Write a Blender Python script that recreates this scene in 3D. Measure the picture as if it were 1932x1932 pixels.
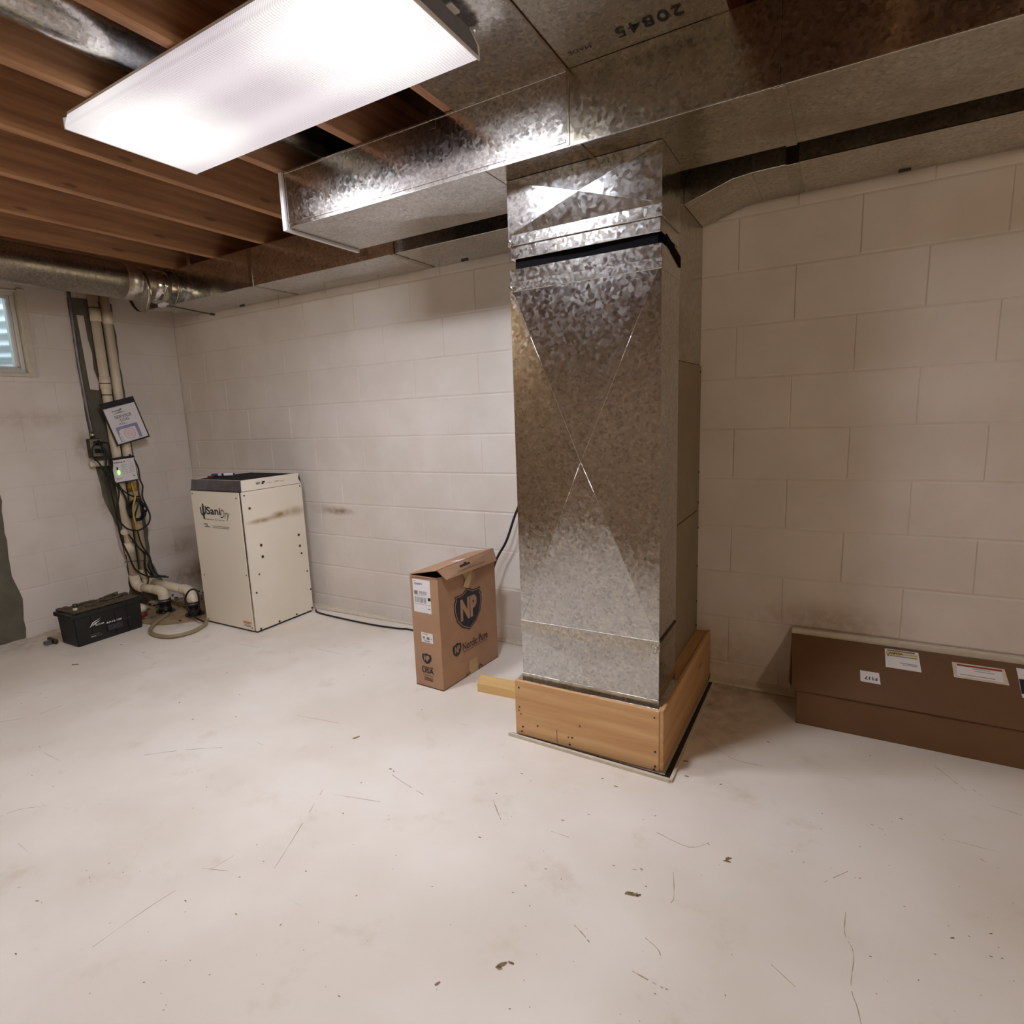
import bpy, bmesh, math, random
from mathutils import Vector, Matrix
random.seed(7)
SC = bpy.context.scene
COL = SC.collection
for o in list(bpy.data.objects):
    bpy.data.objects.remove(o)

# ---------------------------------------------------------------- camera
cd = bpy.data.cameras.new('camera'); cam = bpy.data.objects.new('camera', cd); COL.objects.link(cam)
R = Matrix(((0.85774657, -0.04973198, 0.51166155), (0.51230837, 0.16508692, -0.84278493), (-0.04255527, 0.98502438, 0.16708085)))
cam.matrix_world = Matrix.Translation((4.15179, -2.60755, 1.20972)) @ R.to_4x4()
cd.sensor_width = 36.0; cd.sensor_fit = 'HORIZONTAL'
cd.lens = 1107.19 / 1932 * 36.0
cd.shift_x = (966 - 920.2) / 1932; cd.shift_y = (969.5 - 966) / 1932
cd.clip_start = 0.02
SC.camera = cam

# ---------------------------------------------------------------- world (daylight outside the basement window)
w = bpy.data.worlds.new('world'); SC.world = w; w.use_nodes = True
w.node_tree.nodes['Background'].inputs[0].default_value = (0.62, 0.84, 1.0, 1)
w.node_tree.nodes['Background'].inputs[1].default_value = 6.5

# ---------------------------------------------------------------- exposure / view
vs = SC.view_settings
SC.display_settings.display_device = 'sRGB'
vs.view_transform = 'Standard'; vs.look = 'None'; vs.exposure = 0.0; vs.gamma = 1.0; vs.use_curve_mapping = False
SC.cycles.use_denoising = True
SC.cycles.max_bounces = 10; SC.cycles.diffuse_bounces = 6; SC.cycles.glossy_bounces = 6
SC.cycles.sample_clamp_indirect = 6.0
SC.cycles.caustics_reflective = True; SC.cycles.blur_glossy = 0.6
LENS_BASE, LENS_HOT = 0.74, 160.0
FILL_BULBS = (((5.75, -2.95, 1.98), 34.0), ((.74, -2.95, 1.98), 14.0))

# added warm fill: two unseen bulbs behind the camera, right and left
FILL_LIGHTS = []
for loc, watts in FILL_BULBS:
    ld = bpy.data.lights.new('fill_light', 'POINT'); ld.energy = watts; ld.color = (1.0, 0.86, 0.64); ld.shadow_soft_size = 0.035
    lo = bpy.data.objects.new('fill_light', ld); lo.location = loc; FILL_LIGHTS.append(lo)

# ================================================================= materials
def srgb(r, g, b):
    f = lambda c: (c / 255 / 12.92) if c / 255 <= .04045 else ((c / 255 + .055) / 1.055) ** 2.4
    return (f(r), f(g), f(b), 1)

class NT:
    """small node-tree helper"""
    def __init__(s, name):
        s.m = bpy.data.materials.new(name); s.m.use_nodes = True
        s.t = s.m.node_tree; s.n = s.t.nodes; s.p = s.n['Principled BSDF']
    def new(s, typ, **kw):
        n = s.n.new(typ)
        for k, v in kw.items():
            if k in n.inputs: n.inputs[k].default_value = v
            else: setattr(n, k, v)
        return n
    def link(s, a, b): s.t.links.new(a, b)
    def val(s, sock, v):
        if isinstance(v, bpy.types.NodeSocket): s.link(v, sock)
        else: sock.default_value = v
    def math(s, op, a, b=0.0, c=None, clamp=False):
        n = s.n.new('ShaderNodeMath'); n.operation = op; n.use_clamp = clamp
        s.val(n.inputs[0], a); s.val(n.inputs[1], b)
        if c is not None: s.val(n.inputs[2], c)
        return n.outputs[0]
    def mix(s, f, a, b, blend='MIX'):
        n = s.n.new('ShaderNodeMix'); n.data_type = 'RGBA'; n.blend_type = blend
        s.val(n.inputs[0], f); s.val(n.inputs[6], a); s.val(n.inputs[7], b)
        return n.outputs[2]
    def noise(s, vec, scale, detail=4, rough=.55):
        n = s.new('ShaderNodeTexNoise', Scale=scale, Detail=detail, Roughness=rough)
        if vec is not None: s.link(vec, n.inputs['Vector'])
        return n.outputs['Fac']
    def ramp(s, f, a, b, ca=0.0, cb=1.0):
        n = s.n.new('ShaderNodeMapRange'); n.interpolation_type = 'SMOOTHSTEP'
        s.val(n.inputs[0], f)
        for i, v in enumerate((a, b, ca, cb)): n.inputs[i + 1].default_value = v
        return n.outputs[0]
    def pos(s): return s.n.new('ShaderNodeNewGeometry').outputs['Position']
    def obj(s): return s.n.new('ShaderNodeTexCoord').outputs['Object']
    def mapping(s, vec, scale=(1, 1, 1), rot=(0, 0, 0), loc=(0, 0, 0)):
        n = s.n.new('ShaderNodeMapping'); s.link(vec, n.inputs[0])
        n.inputs[1].default_value = loc; n.inputs[2].default_value = rot; n.inputs[3].default_value = scale
        return n.outputs[0]
    def blob(s, vec, c, r):
        """soft 0..1 ellipse mask around world point c with radii r (a stain with a place of its own)"""
        n = s.mapping(vec, tuple(1 / q for q in r), loc=tuple(-a / q for a, q in zip(c, r)))
        l = s.n.new('ShaderNodeVectorMath'); l.operation = 'LENGTH'; s.link(n, l.inputs[0])
        return s.ramp(l.outputs['Value'], 1.0, 0.0)
    def bump(s, h, strength, dist=.002):
        n = s.new('ShaderNodeBump', Strength=strength, Distance=dist); s.link(h, n.inputs['Height'])
        s.link(n.outputs[0], s.p.inputs['Normal'])

def plain(name, col, rough=.5, metal=0.0, spec=.5, nscale=40, namt=.06, bump=0.0, coat=0):
    t = NT(name); v = t.obj(); n = t.noise(v, nscale)
    f = t.ramp(n, .3, .7)
    dark = tuple(c * (1 - namt * 2) for c in col[:3]) + (1,)
    t.link(t.mix(f, dark, col), t.p.inputs['Base Color'])
    t.p.inputs['Roughness'].default_value = rough; t.p.inputs['Metallic'].default_value = metal
    t.p.inputs['Specular IOR Level'].default_value = spec; t.p.inputs['Coat Weight'].default_value = coat
    if bump: t.bump(n, bump)
    return t.m

def wall_paint():
    t = NT('painted_block'); v = t.pos()
    base = srgb(220, 213, 205)
    n = t.noise(v, 3.0, 5); c = t.mix(t.ramp(n, .35, .7), srgb(211, 203, 193), base)
    # grime, drips and smudges at places of their own
    brown = srgb(120, 88, 42)
    k = t.noise(v, 26, 5)
    for ctr, rad, amt in (((1.49, 0, .655), (.17, .2, .035), .9), ((1.36, 0, .665), (.16, .2, .05), .35),
                          ((4.12, 0, .33), (.36, .2, .12), .5), ((3.75, 0, .12), (.25, .2, .2), .3),
                          ((0, -.70, 1.12), (.2, .09, .16), .55), ((0, -.62, .78), (.2, .07, .22), .5),
                          ((0, -.98, 1.3), (.2, .5, .10), .25), ((.1, 0, .12), (.5, .6, .14), .75), ((0, -.15, .35), (.4, .25, .10), .4)):
        m = t.math('MULTIPLY', t.blob(v, ctr, rad), t.ramp(k, .25, .65, .35, 1.0))
        c = t.mix(t.math('MULTIPLY', m, amt), c, brown)
    sp = t.ramp(t.noise(v, 60, 2), .76, .80)
    c = t.mix(t.math('MULTIPLY', sp, .35), c, srgb(120, 95, 70))
    t.link(c, t.p.inputs['Base Color'])
    t.p.inputs['Roughness'].default_value = .62; t.p.inputs['Specular IOR Level'].default_value = .3
    t.bump(t.noise(v, 190, 4, .7), .35, .0022)
    return t.m

def floor_paint():
    t = NT('painted_concrete_floor'); v = t.pos()
    c = t.mix(t.ramp(t.noise(v, 1.3, 4), .35, .68), srgb(216, 206, 192), srgb(229, 222, 212))
    c = t.mix(t.math('MULTIPLY', t.ramp(t.noise(v, 5.5, 6, .65), .56, .78), .35), c, srgb(178, 158, 128))
    # fine grit and worn specks
    g = t.ramp(t.noise(v, 120, 3, .6), .70, .78)
    reg = t.ramp(t.noise(v, 2.2, 3), .45, .7)
    c = t.mix(t.math('MULTIPLY', t.math('MULTIPLY', g, reg), .45), c, srgb(120, 100, 75))
    # thin scuffs: stretched noise in a few directions
    for rot, loc, th in ((.5, 0, .735), (-.9, 3, .74), (1.9, 7, .745)):
        u = t.mapping(v, (1.2, 26, 1), (0, 0, rot), (loc, loc, 0))
        s = t.ramp(t.noise(u, 1.6, 4, .6), th - .03, th + .02)
        c = t.mix(t.math('MULTIPLY', s, .38), c, srgb(134, 114, 88))
    # dirt towards the sump corner, browner beside the plinth and wall foot
    k = t.noise(v, 18, 5)
    for ctr, rad, amt in (((.42, -.35, 0), (.55, .55, .5), .8), ((.1, -.9, 0), (.3, .8, .5), .6), ((3.78, -.3, 0), (.25, .55, .3), .5), ((3.9, -.05, 0), (.6, .12, .3), .5)):
        m = t.math('MULTIPLY', t.blob(v, ctr, rad), t.ramp(k, .3, .7, .15, 1.0))
        c = t.mix(t.math('MULTIPLY', m, amt), c, srgb(128, 98, 62))
    t.link(c, t.p.inputs['Base Color'])
    t.link(t.ramp(t.noise(v, 3, 3), .3, .7, .42, .6), t.p.inputs['Roughness'])
    t.p.inputs['Specular IOR Level'].default_value = .38
    t.bump(t.noise(v, 60, 5, .6), .18, .002)
    return t.m

def galvanized(name, tint=(1, 1, 1), rough=.125, scale=88, dull=0.0, tilt=.036):
    t = NT(name); v = t.obj()
    nz = t.new('ShaderNodeTexNoise', Scale=38.0, Detail=3.0); t.link(v, nz.inputs['Vector'])
    ad = t.n.new('ShaderNodeVectorMath'); ad.operation = 'MULTIPLY_ADD'
    t.link(nz.outputs['Color'], ad.inputs[0]); ad.inputs[1].default_value = (.022,) * 3; t.link(v, ad.inputs[2])
    vo = t.new('ShaderNodeTexVoronoi', Scale=float(scale)); t.link(ad.outputs[0], vo.inputs['Vector'])
    sep = t.n.new('ShaderNodeSeparateColor'); t.link(vo.outputs['Color'], sep.inputs[0])
    r1, r2 = sep.outputs[0], sep.outputs[1]
    lo = tuple(c * .53 * q for c, q in zip((.98, 1, 1), tint)) + (1,)
    hi = tuple(c * .67 * q for c, q in zip((1, .985, .95), tint)) + (1,)
    c = t.mix(r1, lo, hi)
    v2 = t.new('ShaderNodeTexVoronoi', Scale=scale * 1.35); t.link(ad.outputs[0], v2.inputs['Vector'])
    s2 = t.n.new('ShaderNodeSeparateColor'); t.link(v2.outputs['Color'], s2.inputs[0])
    c = t.mix(t.math('MULTIPLY', t.ramp(s2.outputs[0], .80, .86), .38), c, tuple(min(1, q * .90) for q in tint) + (1,))
    c = t.mix(t.math('MULTIPLY', t.ramp(s2.outputs[1], .82, .88), .40), c, tuple(q * .24 for q in tint) + (1,))
    big = t.ramp(t.noise(v, 4.5, 5), .4, .72)
    c = t.mix(t.math('MULTIPLY', big, .3 + dull), c, tuple(q * z for q, z in zip((.36, .31, .24), tint)) + (1,))
    t.link(c, t.p.inputs['Base Color'])
    t.p.inputs['Metallic'].default_value = 1.0
    t.link(t.math('MULTIPLY_ADD', r2, .10, rough), t.p.inputs['Roughness'])
    # each spangle reflects a little off-normal, the sheet itself waves softly
    b = t.new('ShaderNodeBump', Strength=.06, Distance=.004); t.link(t.noise(v, 5, 2), b.inputs['Height'])
    o1 = t.n.new('ShaderNodeVectorMath'); o1.operation = 'SUBTRACT'; t.link(vo.outputs['Color'], o1.inputs[0]); o1.inputs[1].default_value = (.5, .5, .5)
    o2 = t.n.new('ShaderNodeVectorMath'); o2.operation = 'MULTIPLY_ADD'; t.link(o1.outputs[0], o2.inputs[0]); o2.inputs[1].default_value = (tilt,) * 3; t.link(b.outputs[0], o2.inputs[2])
    o3 = t.n.new('ShaderNodeVectorMath'); o3.operation = 'NORMALIZE'; t.link(o2.outputs[0], o3.inputs[0])
    t.link(o3.outputs[0], t.p.inputs['Normal'])
    return t.m

def wood(name, light, dark, axis='Y', grain=1.0, knots=True):
    t = NT(name); v = t.obj()
    sc = {'Y': (26, 1.6, 26), 'X': (1.6, 26, 26)}[axis]
    g = t.noise(t.mapping(v, sc), 1.0 * grain, 6, .62)
    c = t.mix(t.ramp(g, .3, .72), dark, light)
    if knots:
        vo = t.new('ShaderNodeTexVoronoi', Scale=1.0)
        t.link(t.mapping(v, {'Y': (9, 2.4, 9), 'X': (2.4, 9, 9)}[axis]), vo.inputs['Vector'])
        kn = t.ramp(vo.outputs['Distance'], .10, .05)
        c = t.mix(t.math('MULTIPLY', kn, .55), c, tuple(q * .3 for q in dark[:3]) + (1,))
    t.link(c, t.p.inputs['Base Color'])
    t.p.inputs['Roughness'].default_value = .6; t.p.inputs['Specular IOR Level'].default_value = .3
    t.bump(g, .15, .001)
    return t.m

def cardboard(name, col):
    t = NT(name); v = t.obj()
    g = t.noise(t.mapping(v, (1, 1, 1)), 9, 4)
    c = t.mix(t.ramp(g, .3, .7), tuple(q * .9 for q in col[:3]) + (1,), col)
    f = t.noise(t.mapping(v, (60, 60, 400)), 1.0, 2)
    c = t.mix(t.math('MULTIPLY', t.ramp(f, .4, .7), .10), c, tuple(q * .7 for q in col[:3]) + (1,))
    t.link(c, t.p.inputs['Base Color']); t.p.inputs['Roughness'].default_value = .75
    t.p.inputs['Specular IOR Level'].default_value = .25
    t.bump(f, .08, .001)
    return t.m

def lens_mat(name, hot):
    """prismatic diffuser; it is the lamp: two brighter zones where the tubes burn behind it"""
    t = NT(name); v = t.pos()
    wx = t.new('ShaderNodeTexWave', Scale=37.0, bands_direction='X'); t.link(v, wx.inputs['Vector'])
    wy = t.new('ShaderNodeTexWave', Scale=37.0, bands_direction='Y'); t.link(v, wy.inputs['Vector'])
    rid = t.math('ADD', t.math('MULTIPLY', wx.outputs['Fac'], .20), t.math('MULTIPLY', wy.outputs['Fac'], .07))
    rid = t.math('SUBTRACT', rid, .10)
    def zone(c, r):
        n = t.mapping(v, tuple(1 / q for q in r), loc=tuple(-a / q for a, q in zip(c, r)))
        l = t.n.new('ShaderNodeVectorMath'); l.operation = 'LENGTH'; t.link(n, l.inputs[0])
        return l.outputs['Value']
    l1, l2 = zone((2.29, -1.39, 2.11), (.17, .16, 1)), zone((3.12, -1.41, 2.11), (.17, .16, 1))
    core = t.math('ADD', t.ramp(l1, 1.0, .35), t.ramp(l2, 1.0, .35))
    z = t.math('ADD', t.ramp(l1, 2.1, .4), t.ramp(l2, 2.2, .4))
    zs = t.math('POWER', core, 1.3)

    sx = t.n.new('ShaderNodeSeparateXYZ'); t.link(v, sx.inputs[0])
    # the two tubes show as slightly brighter bands along the fitting
    d1 = t.math('ABSOLUTE', t.math('ADD', sx.outputs[1], 1.26)); d2 = t.math('ABSOLUTE', t.math('ADD', sx.outputs[1], 1.475))
    band = t.math('ADD', t.ramp(d1, .085, .0), t.ramp(d2, .085, .0))
    base = t.math('ADD', t.math('ADD', t.math('MULTIPLY_ADD', band, .14, LENS_BASE - .16), t.math('MULTIPLY', z, .42)), rid)
    st = t.math('MULTIPLY_ADD', zs, hot, base)
    col = t.mix(t.ramp(z, 0, .5), (1.0, .90, .96, 1), (1.0, .955, .955, 1))
    col = t.mix(t.ramp(core, 0, .2), col, (.95, .965, 1.07, 1))
    t.p.inputs['Base Color'].default_value = (.25, .25, .25, 1)
    t.p.inputs['Roughness'].default_value = .35
    t.link(col, t.p.inputs['Emission Color']); t.link(st, t.p.inputs['Emission Strength'])
    return t.m

M = {}
M['wall'] = wall_paint(); M['floor'] = floor_paint()
M['galv'] = galvanized('galvanized_sheet'); M['galv_dull'] = galvanized('aged_galvanized_sheet', (.80, .75, .64), .17, 88, .25)
M['galv_fine'] = galvanized('bright_galvanized_sheet', (1.02, 1.0, .97), .14, 100)
M['galv_rough'] = galvanized('weathered_galvanized_sheet', (.96, .91, .82), .29, 95, .1, .04)
M['galv_seam'] = galvanized('galvanized_cleat', (1.1, 1.1, 1.08), .16, 150, 0, .02)
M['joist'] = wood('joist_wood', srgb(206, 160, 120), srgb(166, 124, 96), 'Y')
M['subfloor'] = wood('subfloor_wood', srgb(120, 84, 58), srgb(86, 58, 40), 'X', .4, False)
M['plinth'] = wood('plinth_wood', srgb(216, 178, 130), srgb(194, 150, 102), 'X')
M['pale_wood'] = wood('pale_pine', srgb(224, 190, 130), srgb(206, 168, 108), 'X', 1, False)
M['mortar'] = plain('painted_mortar', srgb(208, 198, 188), .7, bump=.3)
M['bare'] = plain('bare_grey_block', srgb(102, 99, 84), .85, nscale=9, namt=.12, bump=.4)
M['cream_trim'] = plain('cream_trim', srgb(206, 198, 180), .5)
M['dark'] = plain('dark_fabric', srgb(12, 11, 14), .9, spec=.08)
M['black'] = plain('black_plastic', srgb(20, 20, 22), .42, nscale=60)
M['black_dusty'] = plain('dusty_black_plastic', srgb(24, 25, 25), .5, nscale=14, namt=.3)
M['cable'] = plain('black_cable', srgb(14, 14, 16), .5)
M['yellow'] = plain('yellow_cable', srgb(190, 160, 60), .5)
M['pvc'] = plain('white_pvc', srgb(224, 212, 188), .38, nscale=8)
M['white_enamel'] = plain('white_enamel', srgb(226, 218, 202), .42, nscale=3, namt=.02)
M['white_paint'] = plain('white_metal', srgb(228, 226, 226), .4, namt=.02)
M['vinyl'] = plain('white_vinyl', srgb(215, 214, 210), .35, namt=.02)
M['grey_steel'] = plain('brushed_steel', srgb(128, 126, 132), .42, .85, nscale=20, namt=.12)
M['filter'] = plain('dark_filter_mesh', srgb(44, 42, 42), .9, nscale=200, bump=.6)
M['paper'] = plain('white_paper', srgb(228, 226, 226), .6, namt=.015)
M['paper_dim'] = plain('cream_paper', srgb(214, 206, 180), .6)
M['ink'] = plain('black_ink', srgb(24, 26, 32), .6)
M['navy'] = plain('navy_ink', srgb(28, 34, 46), .6)
M['grey_ink'] = plain('grey_ink', srgb(120, 118, 122), .6)
M['blue_ink'] = plain('blue_ink', srgb(36, 78, 150), .5)
M['pink_ink'] = plain('pink_ink', srgb(214, 120, 140), .5)
M['red_ink'] = plain('red_ink', srgb(150, 50, 40), .5)
M['orange_ink'] = plain('orange_ink', srgb(214, 140, 90), .5)
M['yellow_ink'] = plain('yellow_ink', srgb(212, 190, 90), .5)
M['green_ink'] = plain('green_ink', srgb(44, 74, 62), .5)
M['card'] = cardboard('cardboard', srgb(172, 137, 109)); M['card_dark'] = cardboard('brown_cardboard', srgb(112, 84, 60))
M['card_shaded'] = plain('cardboard_shadow', srgb(60, 44, 34), .9)  # cardboard darkened in its colour for the shade inside the carton
M['tape'] = plain('clear_brown_tape', srgb(186, 158, 108), .22, nscale=30)
M['chip'] = plain('bare_concrete_chip', srgb(136, 116, 86), .85, nscale=70, namt=.2)
M['scratch'] = plain('floor_scratch', srgb(170, 152, 126), .8, nscale=70, namt=.1)
M['rust'] = plain('rusty_crust', srgb(98, 84, 66), .9, nscale=35, namt=.3, bump=.8)
M['lid'] = plain('stained_sump_lid', srgb(160, 136, 104), .7, nscale=14, namt=.22)
M['hose'] = plain('tan_vinyl_hose', srgb(146, 132, 98), .35)
M['red'] = plain('red_plastic', srgb(128, 40, 36), .5)
M['blue'] = plain('blue_plastic', srgb(34, 50, 96), .4)
M['steel_dark'] = plain('corroded_steel', srgb(92, 86, 70), .5, .7, nscale=40, namt=.3)
M['lens_hot'] = lens_mat('lens_bright', LENS_HOT)
g = NT('window_glass'); g.p.inputs['Base Color'].default_value = (1, 1, 1, 1); g.p.inputs['Roughness'].default_value = .0
g.p.inputs['Transmission Weight'].default_value = 1.0; g.p.inputs['IOR'].default_value = 1.45; M['glass'] = g.m
g = NT('clear_pouch'); g.p.inputs['Base Color'].default_value = (.9, .9, .95, 1); g.p.inputs['Roughness'].default_value = .12
g.p.inputs['Alpha'].default_value = .16; M['pouch'] = g.m
g = NT('green_lamp'); g.p.inputs['Emission Color'].default_value = (.22, 1.0, .12, 1); g.p.inputs['Emission Strength'].default_value = 1.6; M['led'] = g.m
g = NT('added_bulb_glass'); g.p.inputs['Emission Color'].default_value = (1, .75, .5, 1); g.p.inputs['Emission Strength'].default_value = 3; M['bulb'] = g.m
M['well'] = plain('galvanized_window_well', (.78, .80, .80, 1), .6, 0, nscale=4, namt=.04)
M['soil'] = plain('gravel', srgb(150, 148, 140), .9)

def stained_enamel():
    t = NT('stained_white_enamel'); v = t.pos()
    c = t.mix(t.ramp(t.noise(v, 3), .3, .7), srgb(222, 214, 196), srgb(228, 221, 206))
    k = t.noise(v, 20, 4)
    for ctr, rad, amt in (((1.265, -.27, .668), (.3, .10, .032), .95), ((1.265, -.16, .672), (.3, .14, .045), .6), ((1.265, -.40, .655), (.3, .14, .024), .8)):
        m = t.math('MULTIPLY', t.blob(v, ctr, rad), t.ramp(k, .2, .6, .5, 1.0))
        c = t.mix(t.math('MULTIPLY', m, amt), c, srgb(140, 104, 36))
    t.link(c, t.p.inputs['Base Color']); t.p.inputs['Roughness'].default_value = .42
    return t.m
M['enamel_stained'] = stained_enamel()

# ================================================================= geometry helpers
def link_mesh(name, bm, mat, parent=None, kind=None, smooth=False):
    me = bpy.data.meshes.new(name); bm.to_mesh(me); bm.free()
    for mm in (mat if isinstance(mat, (list, tuple)) else [mat]): me.materials.append(mm)
    if smooth:
        for p in me.polygons: p.use_smooth = True
    o = bpy.data.objects.new(name, me); COL.objects.link(o)
    if parent is not None:
        off = Vector((0, 0, 0)); q = parent
        while q is not None: off += q.location; q = q.parent
        me.transform(Matrix.Translation(-off)); o.parent = parent
    else:                        # origin at the base centre
        xs = [v.co for v in me.vertices]
        c = Vector(((min(v.x for v in xs) + max(v.x for v in xs)) / 2, (min(v.y for v in xs) + max(v.y for v in xs)) / 2, min(v.z for v in xs)))
        me.transform(Matrix.Translation(-c)); o.location = c
    if kind: o['kind'] = kind
    return o

def thing(name, label, cat, loc, group=None):
    o = bpy.data.objects.new(name, None); COL.objects.link(o); o.location = loc; o.empty_display_size = .05
    o['label'] = label; o['category'] = cat
    if group: o['group'] = group
    return o
def tag(o, label, cat, group=None):
    o['label'] = label; o['category'] = cat
    if group: o['group'] = group
    return o

def abox(bm, lo, hi, bev=0.0, seg=1, mat=0):
    v = [bm.verts.new((x, y, z)) for x in (lo[0], hi[0]) for y in (lo[1], hi[1]) for z in (lo[2], hi[2])]
    F = [(0, 1, 3, 2), (4, 6, 7, 5), (0, 4, 5, 1), (2, 3, 7, 6), (0, 2, 6, 4), (1, 5, 7, 3)]
    fs = [bm.faces.new([v[i] for i in f]) for f in F]
    for f in fs: f.material_index = mat
    if bev > 0:
        es = list({e for f in fs for e in f.edges})
        bmesh.ops.bevel(bm, geom=es, offset=bev, segments=seg, affect='EDGES', profile=.6)
    return v
def box(name, lo, hi, mat, parent=None, bev=0.0, kind=None, seg=1):
    bm = bmesh.new(); abox(bm, lo, hi, bev, seg); return link_mesh(name, bm, mat, parent, kind)

def frame_of(d):
    d = d.normalized(); up = Vector((0, 0, 1)) if abs(d.z) < .95 else Vector((0, 1, 0))
    a = d.cross(up).normalized(); return a, a.cross(d).normalized()
def atube(bm, pts, r, n=12, caps=True, closed=False):
    pts = [Vector(p) for p in pts]; rs = r if isinstance(r, (list, tuple)) else [r] * len(pts)
    rings = []; a = None
    N = len(pts)
    for i, p in enumerate(pts):
        if closed: d = pts[(i + 1) % N] - pts[i - 1]
        else: d = pts[min(i + 1, N - 1)] - pts[max(i - 1, 0)]
        if a is None: a, b = frame_of(d)
        else:
            d = d.normalized(); a = (a - d * a.dot(d)).normalized(); b = a.cross(d).normalized()
        rings.append([bm.verts.new(p + (a * math.cos(2 * math.pi * k / n) + b * math.sin(2 * math.pi * k / n)) * rs[i]) for k in range(n)])
    for i in range(N if closed else N - 1):
        A, B = rings[i], rings[(i + 1) % N]
        for k in range(n):
            try: bm.faces.new((A[k], A[(k + 1) % n], B[(k + 1) % n], B[k]))
            except ValueError: pass
    if caps and not closed:
        bm.faces.new(rings[0][::-1]); bm.faces.new(rings[-1])
def smooth_path(pts, k=6):
    P = [Vector(p) for p in pts]; out = []
    for i in range(len(P) - 1):
        p0, p1, p2, p3 = P[max(i - 1, 0)], P[i], P[i + 1], P[min(i + 2, len(P) - 1)]
        for j in range(k):
            t = j / k
            out.append(.5 * ((2 * p1) + (-p0 + p2) * t + (2 * p0 - 5 * p1 + 4 * p2 - p3) * t * t + (-p0 + 3 * p1 - 3 * p2 + p3) * t ** 3))
    out.append(P[-1]); return out
def tube(name, pts, r, mat, parent=None, n=12, sm=0, kind=None, caps=True, closed=False):
    bm = bmesh.new(); atube(bm, smooth_path(pts, sm) if sm else pts, r, n, caps, closed)
    o = link_mesh(name, bm, mat, parent, kind)
    for p in o.data.polygons: p.use_smooth = len(p.vertices) == 4
    return o
def apoly(bm, pts, th, nrm):
    """flat polygon extruded by th along nrm"""
    nrm = Vector(nrm); a = [bm.verts.new(Vector(p)) for p in pts]; b = [bm.verts.new(Vector(p) + nrm * th) for p in pts]
    N = len(pts); bm.faces.new(b); bm.faces.new(a[::-1])
    for i in range(N): bm.faces.new((a[i], a[(i + 1) % N], b[(i + 1) % N], b[i]))
    bmesh.ops.recalc_face_normals(bm, faces=bm.faces)
def poly(name, pts, th, nrm, mat, parent=None, kind=None):
    bm = bmesh.new(); apoly(bm, pts, th, nrm); return link_mesh(name, bm, mat, parent, kind)

class Face:
    """a flat face: origin, u axis, v axis, used to lay prints on it at (u, v) metres"""
    def __init__(s, O, U, V):
        s.O = Vector(O); s.U = Vector(U).normalized(); s.V = Vector(V).normalized(); s.N = s.U.cross(s.V).normalized()
    def p(s, u, v, n=0.0): return s.O + s.U * u + s.V * v + s.N * n
    def quad(s, name, u0, v0, u1, v1, mat, parent, lift=.0008, th=.0004):
        return poly(name, [s.p(u0, v0, lift), s.p(u1, v0, lift), s.p(u1, v1, lift), s.p(u0, v1, lift)], th, s.N, mat, parent)
    def poly(s, name, pts, mat, parent, lift=.0008, th=.0004):
        return poly(name, [s.p(u, v, lift) for u, v in pts], th, s.N, mat, parent)
    def quads(s, name, rects, mat, parent, lift=.0012):
        bm = bmesh.new()
        for u0, v0, u1, v1 in rects:
            bm.faces.new([bm.verts.new(s.p(u, v, lift)) for u, v in ((u0, v0), (u1, v0), (u1, v1), (u0, v1))])
        return link_mesh(name, bm, mat, parent)
    def text(s, body, u, v, h, mat, parent, wid=None, name='printed_text', bold=0.0, shear=0.0, lift=.0012, flip=False, spacing=1.0):
        cu = bpy.data.curves.new('t', 'FONT'); cu.body = body; cu.size = 1.0; cu.offset = bold; cu.shear = shear; cu.resolution_u = 3
        cu.space_character = spacing
        ob = bpy.data.objects.new('t', cu); COL.objects.link(ob)
        dg = bpy.context.evaluated_depsgraph_get(); me = bpy.data.meshes.new_from_object(ob.evaluated_get(dg))
        bpy.data.objects.remove(ob)
        if not me.vertices: return None
        x0 = min(q.co.x for q in me.vertices); x1 = max(q.co.x for q in me.vertices)
        y0 = min(q.co.y for q in me.vertices); y1 = max(q.co.y for q in me.vertices)
        sy = h / (y1 - y0); sx = (wid / (x1 - x0)) if wid else sy
        bm = bmesh.new(); bm.from_mesh(me)
        for q in bm.verts:
            a = (q.co.x - x0) * sx; b = (q.co.y - y0) * sy
            if flip: a, b = (wid or (x1 - x0) * sx) - a, h - b
            q.co = s.p(u + a, v + b, lift)
        return link_mesh(name, bm, mat, parent)

# ================================================================= the room
XL, XR, YF, YB = 0.013, 7.0, 0.0, -3.48
CH, BL, Z0, P0 = .2032, .4064, .092, 1.3291       # block course, block length, first joint, joint phase
JZ = 2.165                                        # underside of the joists
CEIL = 2.40

fl = box('floor', (XL - .2, YB - .2, -.12), (XR + .2, YF + .2, 0), M['floor'], kind='structure')
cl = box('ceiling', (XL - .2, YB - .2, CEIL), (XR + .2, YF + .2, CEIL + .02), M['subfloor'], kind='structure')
wb = box('wall_back', (XL - .2, YF + .0035, 0), (XR + .2, YF + .2, 2.124), M['mortar'], kind='structure')
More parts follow.
